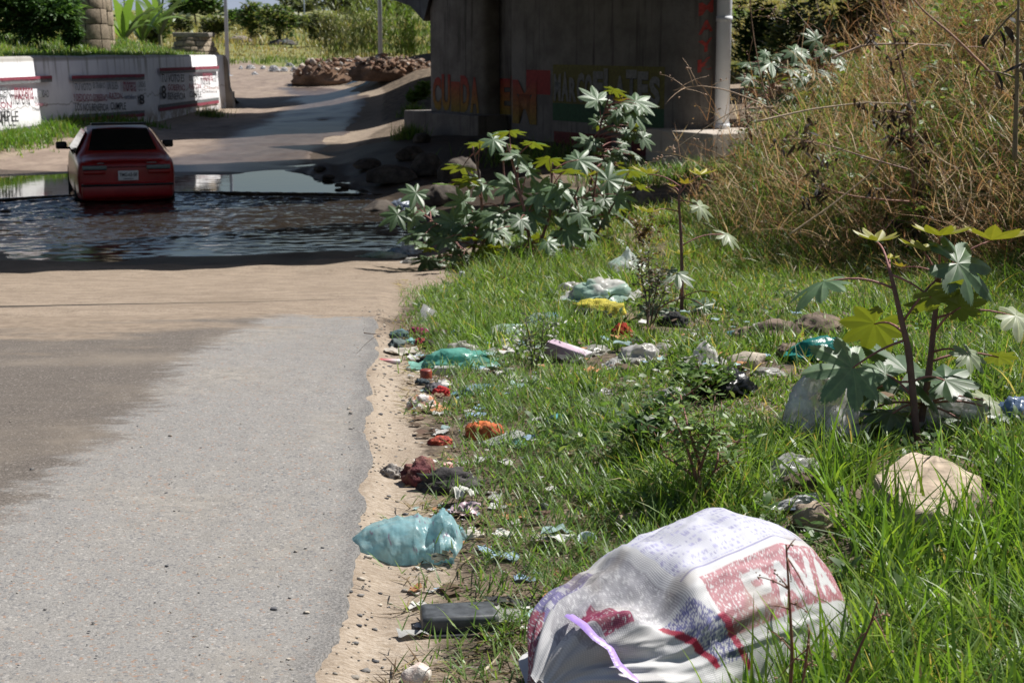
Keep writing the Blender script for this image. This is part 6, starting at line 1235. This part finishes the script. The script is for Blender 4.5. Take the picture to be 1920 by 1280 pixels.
def slope_grass():
    r_ = np.random.default_rng(71); rb = RB(); n = 15000
    y = np.exp(r_.uniform(math.log(66), math.log(210), n)); x = r_.uniform(-.34, .40, n) * y; d = y - np.interp(x, [-60, -17, -13, -9, -4, 2, 40], [101, 105, 101, 94, 88, 72, 62]); kp = d > r_.random(n) * 3; x, y, d = x[kp], y[kp], d[kp]; n = len(x); k = 5; N = n * k
    X, Y = np.repeat(x, k) + r_.normal(0, .3, N), np.repeat(y, k) + r_.normal(0, .3, N); t = np.repeat(fbm(x * .12, y * .12, oct=3, s=73) + .10 * sstep(8, 30, d), k); col = lerp(pick([(.11, .17, .045), (.095, .15, .04), (.14, .185, .06)], N, r_), pick([(.27, .21, .105), (.33, .255, .135), (.23, .19, .085)], N, r_), sstep(.43, .60, t + r_.normal(0, .06, N))[:, None])
    L = (.22 + .35 * r_.random(N)) * np.repeat(.6 + 1.0 * sstep(.45, .7, fbm(x * .3, y * .3, oct=3, s=75)) + .6 * sstep(15, 45, d), k)
    rb.add(*ribbons(np.stack([X, Y, H(X, Y) - .03], -1), r_.random(N) * 6.28, .1 + .6 * r_.random(N), L, .05 + .05 * r_.random(N), .2 + .8 * r_.random(N), 2, col, None, 0., (.7, 1, .1)))
    # top of the bank behind the wall, and the strip of grass at the wall foot
    n = 5200; y = r_.uniform(36, 62, n); dd = 7 * r_.random(n) ** 1.6; x = wall_x(y) - .45 - dd; k = 5; N = n * k; X, Y = np.repeat(x, k) + r_.normal(0, .08, N), np.repeat(y, k) + r_.normal(0, .08, N); X = np.minimum(X, wall_x(Y) - .4)
    rb.add(*ribbons(np.stack([X, Y, bank_z(X, Y) - .02], -1), r_.random(N) * 6.28, .1 + .7 * r_.random(N), .10 + .22 * r_.random(N), .02 + .02 * r_.random(N), .2 + 1.0 * r_.random(N), 3, pick(GP, N, r_)))
    n = 1500; y = r_.uniform(27, 47.5, n); dd = np.abs(r_.normal(.15, .5, n)); kp = r_.random(n) < np.interp(y, [27, 38, 40.5, 41.5, 47.5], [.9, 1, .9, .22, .15]); x, y, dd = (wall_x(y) + .12 + dd)[kp], y[kp], dd[kp]; n = len(x); k = 9; N = n * k; X, Y = np.repeat(x, k) + r_.normal(0, .07, N), np.repeat(y, k) + r_.normal(0, .07, N)
    rb.add(*ribbons(np.stack([X, Y, H(X, Y) - .02], -1), r_.random(N) * 6.28, .1 + .6 * r_.random(N), (.16 + .36 * r_.random(N)) * np.repeat(np.exp(-dd * .7), k), .018 + .016 * r_.random(N), .2 + 1.0 * r_.random(N), 4, pick([(.10, .20, .03), (.13, .24, .04), (.08, .16, .03), (.2, .24, .07)], N, r_)))
    # tufts by the wall end, the pier plinths and along the shaded shore
    for px, py, sp, cnt in ((396, 218, 14, 60), (775, 215, 10, 70), (768, 260, 14, 80), (1290, 335, 40, 120), (1180, 345, 50, 110), (1010, 300, 60, 120), (1360, 330, 40, 110)):
        g = ground(px, py); s_ = sp * mpp(g); X, Y = g[0] + r_.normal(0, s_, cnt * 6), g[1] + r_.normal(0, s_, cnt * 6); N = len(X)
        rb.add(*ribbons(np.stack([X, Y, H(X, Y) - .02], -1), r_.random(N) * 6.28, .1 + .7 * r_.random(N), .15 + .35 * r_.random(N), .014 + .012 * r_.random(N), .3 + 1.0 * r_.random(N), 3, pick(GP, N, r_)))
    tag(rb.build("wild_grass", GRASS), kind='stuff'); print("slope", rb.n)
slope_grass()

# -------------------------------------------------- single stalks and shrubs
def stalk(label, pts, Y, r=.006, col=(.40, .29, .18), name="dry_stalk", twigs=0, blobs=0, dark=0, seed=1, dz=0.0, cat="dry stalk"):
    r_ = np.random.default_rng(seed); P = np.array([at_y(x, y, Y + dz * i) for i, (x, y) in enumerate(pts)]); t = np.linspace(0, 1, len(P)); tt = np.linspace(0, 1, 26); F = np.stack([np.interp(tt, t, P[:, a]) for a in range(3)], -1)
    for _ in range(4): F[1:-1] = .25 * F[:-2] + .5 * F[1:-1] + .25 * F[2:]
    g = F[0]; root = empty(name, g, label, cat, "single dry stalks"); m = MB(); m.tube(F - g, r * np.linspace(1.1, .45, 26), 7, col); ends = []
    for _ in range(twigs):
        i = int(r_.integers(4, 25)); d = r_.normal(0, 1, 3); d[1] *= .5; L = (.10 + .22 * r_.random()) * Y / 12; q_ = np.linspace(0, 1, 5)[:, None]; W_ = F[i] - g + d / np.linalg.norm(d) * L * q_; W_[:, 2] -= .25 * L * q_[:, 0] ** 2; m.tube(W_, r * np.linspace(.5, .2, 5), 5, col); ends.append(W_[-1]); ends.append(W_[2])
    m.build("stem", BARK, root, smooth=True); a, f = ico(1)
    if blobs and ends:
        m = MB()
        for _ in range(blobs): e = ends[int(r_.integers(len(ends)))] + r_.normal(0, .012, 3) * Y / 12; m.add(a * (.004 + .006 * r_.random()) * Y / 10 + e, T=f, col=np.array([.32, .2, .13]) * (.6 + .7 * r_.random()))
        m.build("seed_heads", BARK, root)
    if dark:
        n = dark; base = np.array(ends if ends else list(F[6:] - g)); b = base[r_.integers(0, len(base), n)] + r_.normal(0, .03, (n, 3)); rb = RB(); rb.add(*ribbons(b, r_.random(n) * 6.28, 1.8 + 1.0 * r_.random(n), .03 + .07 * r_.random(n), .014 + .02 * r_.random(n), r_.normal(.4, .9, n), 4, pick([(.035, .027, .022), (.06, .042, .03), (.03, .025, .022), (.09, .06, .04)], n, r_), None, r_.normal(0, 1.2, n), (.4, 1, .7, .1))); rb.build("withered_leaves", WEED, root)
stalk("dead brown plant with hanging black withered leaves in the middle of the dry bank", [(1722, 478), (1716, 400), (1709, 300), (1706, 190)], 13.2, .019, (.20, .12, .08), "dead_plant", 16, 0, 420, 3, cat="plant")
stalk("pale dry stalk rising diagonally left of the dead brown plant", [(1480, 440), (1560, 385), (1640, 320), (1682, 255)], 12.2, .008, (.52, .38, .24), seed=4, twigs=2)
stalk("long pale stalk lying almost level left of the dead brown plant", [(1420, 228), (1520, 205), (1620, 192), (1705, 195)], 13.0, .008, (.50, .38, .26), seed=5, twigs=4, dark=50)
stalk("straight thin stalk running up from the dead plant to the top edge", [(1705, 190), (1680, 90), (1655, 0), (1640, -40)], 13.0, .007, (.26, .14, .10), seed=6, twigs=3)
stalk("reddish stalk crossing the top right weeds on a slant", [(1860, 140), (1790, 70), (1730, 20), (1690, -30)], 12.8, .011, (.34, .19, .13), seed=7, twigs=3)
stalk("pale level stalk high in the top right weeds", [(1560, 110), (1620, 84), (1700, 82), (1775, 86)], 13.0, .010, (.46, .32, .23), seed=8, twigs=3, dark=50)
stalk("reddish level stalk low in the dry bank left of the dead plant", [(1705, 378), (1660, 375), (1600, 368), (1540, 352)], 12.6, .008, (.36, .18, .12), seed=9, twigs=3, dark=60)
stalk("thin dark stalk sloping to the dead plant from the left", [(1710, 320), (1640, 300), (1560, 275), (1505, 262)], 12.6, .007, (.24, .14, .10), seed=10, twigs=4, dark=70)
stalk("pale dry stem bending down right of the dead plant", [(1715, 245), (1760, 300), (1830, 330), (1880, 360)], 12.8, .008, (.48, .38, .24), seed=11, twigs=3)
stalk("arching dry seed stalk reaching left across the drain pipe", [(1475, 225), (1420, 190), (1360, 168), (1310, 160), (1262, 170)], 14.0, .007, (.40, .27, .17), seed=12, twigs=14, blobs=26)
stalk("thin arching stalk with round seeds before the concrete plinth", [(1450, 200), (1380, 205), (1330, 235), (1270, 275), (1238, 310)], 14.0, .005, (.42, .32, .22), seed=13, twigs=8, blobs=30)
stalk("thin dry stalk standing between drain pipe and dark tree", [(1450, 230), (1425, 140), (1412, 60), (1405, -10)], 14.5, .006, (.32, .2, .13), seed=14, twigs=7, blobs=34)
stalk("brown seed stalk standing in front of the woven sack", [(1478, 1330), (1486, 1230), (1480, 1120), (1474, 1020)], 3.15, .0042, (.20, .09, .05), seed=15, twigs=9, blobs=34)
stalk("brown bent seed stalk in the grass right of the sack", [(1575, 1320), (1600, 1240), (1632, 1170), (1645, 1128)], 3.1, .0035, (.16, .07, .045), seed=16, twigs=6, blobs=26)
stalk("short brown seed stalk at the lower right corner of the sack", [(1500, 1320), (1512, 1230), (1518, 1180)], 3.0, .0035, (.22, .10, .06), seed=17, twigs=5, blobs=22)
stalk("dark blurred upright stalk at the right edge above the castor plant", [(1902, 300), (1906, 180), (1908, 80), (1910, -20)], 7.0, .011, (.20, .15, .09), seed=18, twigs=5, dark=50)
stalk("two dry straws leaning in the middle grass, the left one", [(1332, 700), (1322, 640), (1306, 578)], 7.9, .004, (.46, .36, .22), seed=19, twigs=1)
stalk("dry straw crossing the left straw in the middle grass", [(1352, 680), (1338, 630), (1314, 580)], 7.9, .004, (.46, .36, .22), seed=20, twigs=1)
stalk("long dry straw lying in the grass right of the torn black bag", [(1390, 688), (1440, 705), (1490, 725)], 7.2, .004, (.42, .33, .2), seed=21, twigs=2)
stalk("small dark twig lying on the asphalt edge beside the rags", [(682, 624), (700, 626), (716, 627)], 8.05, .003, (.12, .08, .06), seed=22, twigs=1, name="twig", cat="twig")

def shrub(label, base, stems, leaf_px, n, pal, seed, lf=.035, stem_col=(.22, .10, .08), Y=None):
    r_ = np.random.default_rng(seed); g = ground(*base); root = empty("shrub", g, label, "shrub", "small shrubs in the grass"); m = MB(); T = []
    for st in stems:
        P = np.array([at_y(x, y, g[1] + .10 * (i > 0) * r_.normal()) for i, (x, y) in enumerate(st)]); t = np.linspace(0, 1, len(P)); tt = np.linspace(0, 1, 16); F = np.stack([np.interp(tt, t, P[:, a]) for a in range(3)], -1) - g
        for _ in range(2): F[1:-1] = .25 * F[:-2] + .5 * F[1:-1] + .25 * F[2:]
        m.tube(F, np.linspace(.0062, .0022, 16), 6, stem_col); T.append(F[5:])
        for _ in range(5):
            i = int(r_.integers(6, 16)); d = r_.normal(0, 1, 3); d[2] = abs(d[2]) * .6; q_ = np.linspace(0, 1, 5)[:, None]; W_ = F[i] + d / np.linalg.norm(d) * q_ * .12; m.tube(W_, np.linspace(.002, .001, 5), 4, stem_col); T.append(W_[1:])
    m.build("stems", BARK, root, smooth=True); T = np.vstack(T); b = T[r_.integers(0, len(T), n)] + r_.normal(0, .022, (n, 3)); rb = RB()
    rb.add(*ribbons(b, r_.random(n) * 6.28, .7 + .9 * r_.random(n), lf * (.6 + .8 * r_.random(n)), lf * .42 * (.7 + .6 * r_.random(n)), r_.normal(.5, .4, n), 3, pick(pal, n, r_), None, r_.normal(0, .5, n), (.3, 1, .75, .05))); rb.build("foliage", LEAF, root)
shrub("leafy shrub with reddish branching stems behind the woven sack", (1316, 952), [[(1316, 958), (1308, 850), (1310, 790)], [(1314, 920), (1285, 830), (1258, 770)], [(1312, 880), (1340, 800)], [(1318, 920), (1360, 860), (1392, 820)], [(1312, 870), (1290, 800), (1276, 740)], [(1316, 930), (1345, 870), (1350, 800)], [(1314, 900), (1240, 850)]], 30, 620, [(.13, .21, .06), (.16, .24, .075), (.18, .25, .09), (.10, .17, .05)], 81, .030)
shrub("low dark weed in the grass left of the leafy shrub", (1215, 860), [[(1215, 868), (1205, 810), (1190, 790)], [(1215, 868), (1230, 815), (1245, 790)], [(1215, 868), (1215, 800)]], 20, 420, [(.045, .09, .025), (.06, .11, .03)], 83, .045)
shrub("pale green weed above the leafy shrub in mid grass", (1310, 750), [[(1310, 760), (1290, 720), (1280, 690)], [(1310, 760), (1330, 720), (1350, 700)], [(1310, 760), (1310, 690)]], 20, 420, [(.10, .18, .04), (.13, .2, .06)], 85, .04)
shrub("grey green wiry weed standing left of the young castor plant", (1215, 622), [[(1215, 630), (1212, 560), (1195, 490)], [(1217, 630), (1228, 550), (1240, 500)], [(1215, 620), (1218, 540), (1215, 470)], [(1217, 625), (1235, 580), (1250, 530)]], 20, 620, [(.10, .11, .075), (.14, .14, .10), (.08, .08, .05), (.16, .10, .06)], 87, .03, (.14, .10, .08))
shrub("dry reddish brown weed below the young castor leaves", (1205, 480), [[(1205, 490), (1195, 440), (1190, 410)], [(1207, 490), (1220, 440), (1225, 405)], [(1205, 490), (1208, 420)]], 20, 320, [(.18, .10, .05), (.24, .14, .07), (.12, .10, .05)], 89, .05, (.2, .12, .08))
shrub("thin dark weed standing in the grass below the torn blue bag", (1000, 690), [[(1000, 700), (994, 640), (985, 600)], [(1002, 700), (1015, 650), (1020, 600)], [(1000, 700), (1003, 640)]], 20, 160, [(.07, .10, .05), (.09, .11, .06)], 91, .03, (.10, .09, .06))
shrub("bushy green weed under the left plinth of the pier", (776, 196), [[(776, 205), (782, 180), (790, 160)], [(776, 205), (796, 180), (800, 160)], [(776, 205), (772, 180)]], 20, 500, [(.11, .19, .04), (.15, .22, .06)], 93, .22)
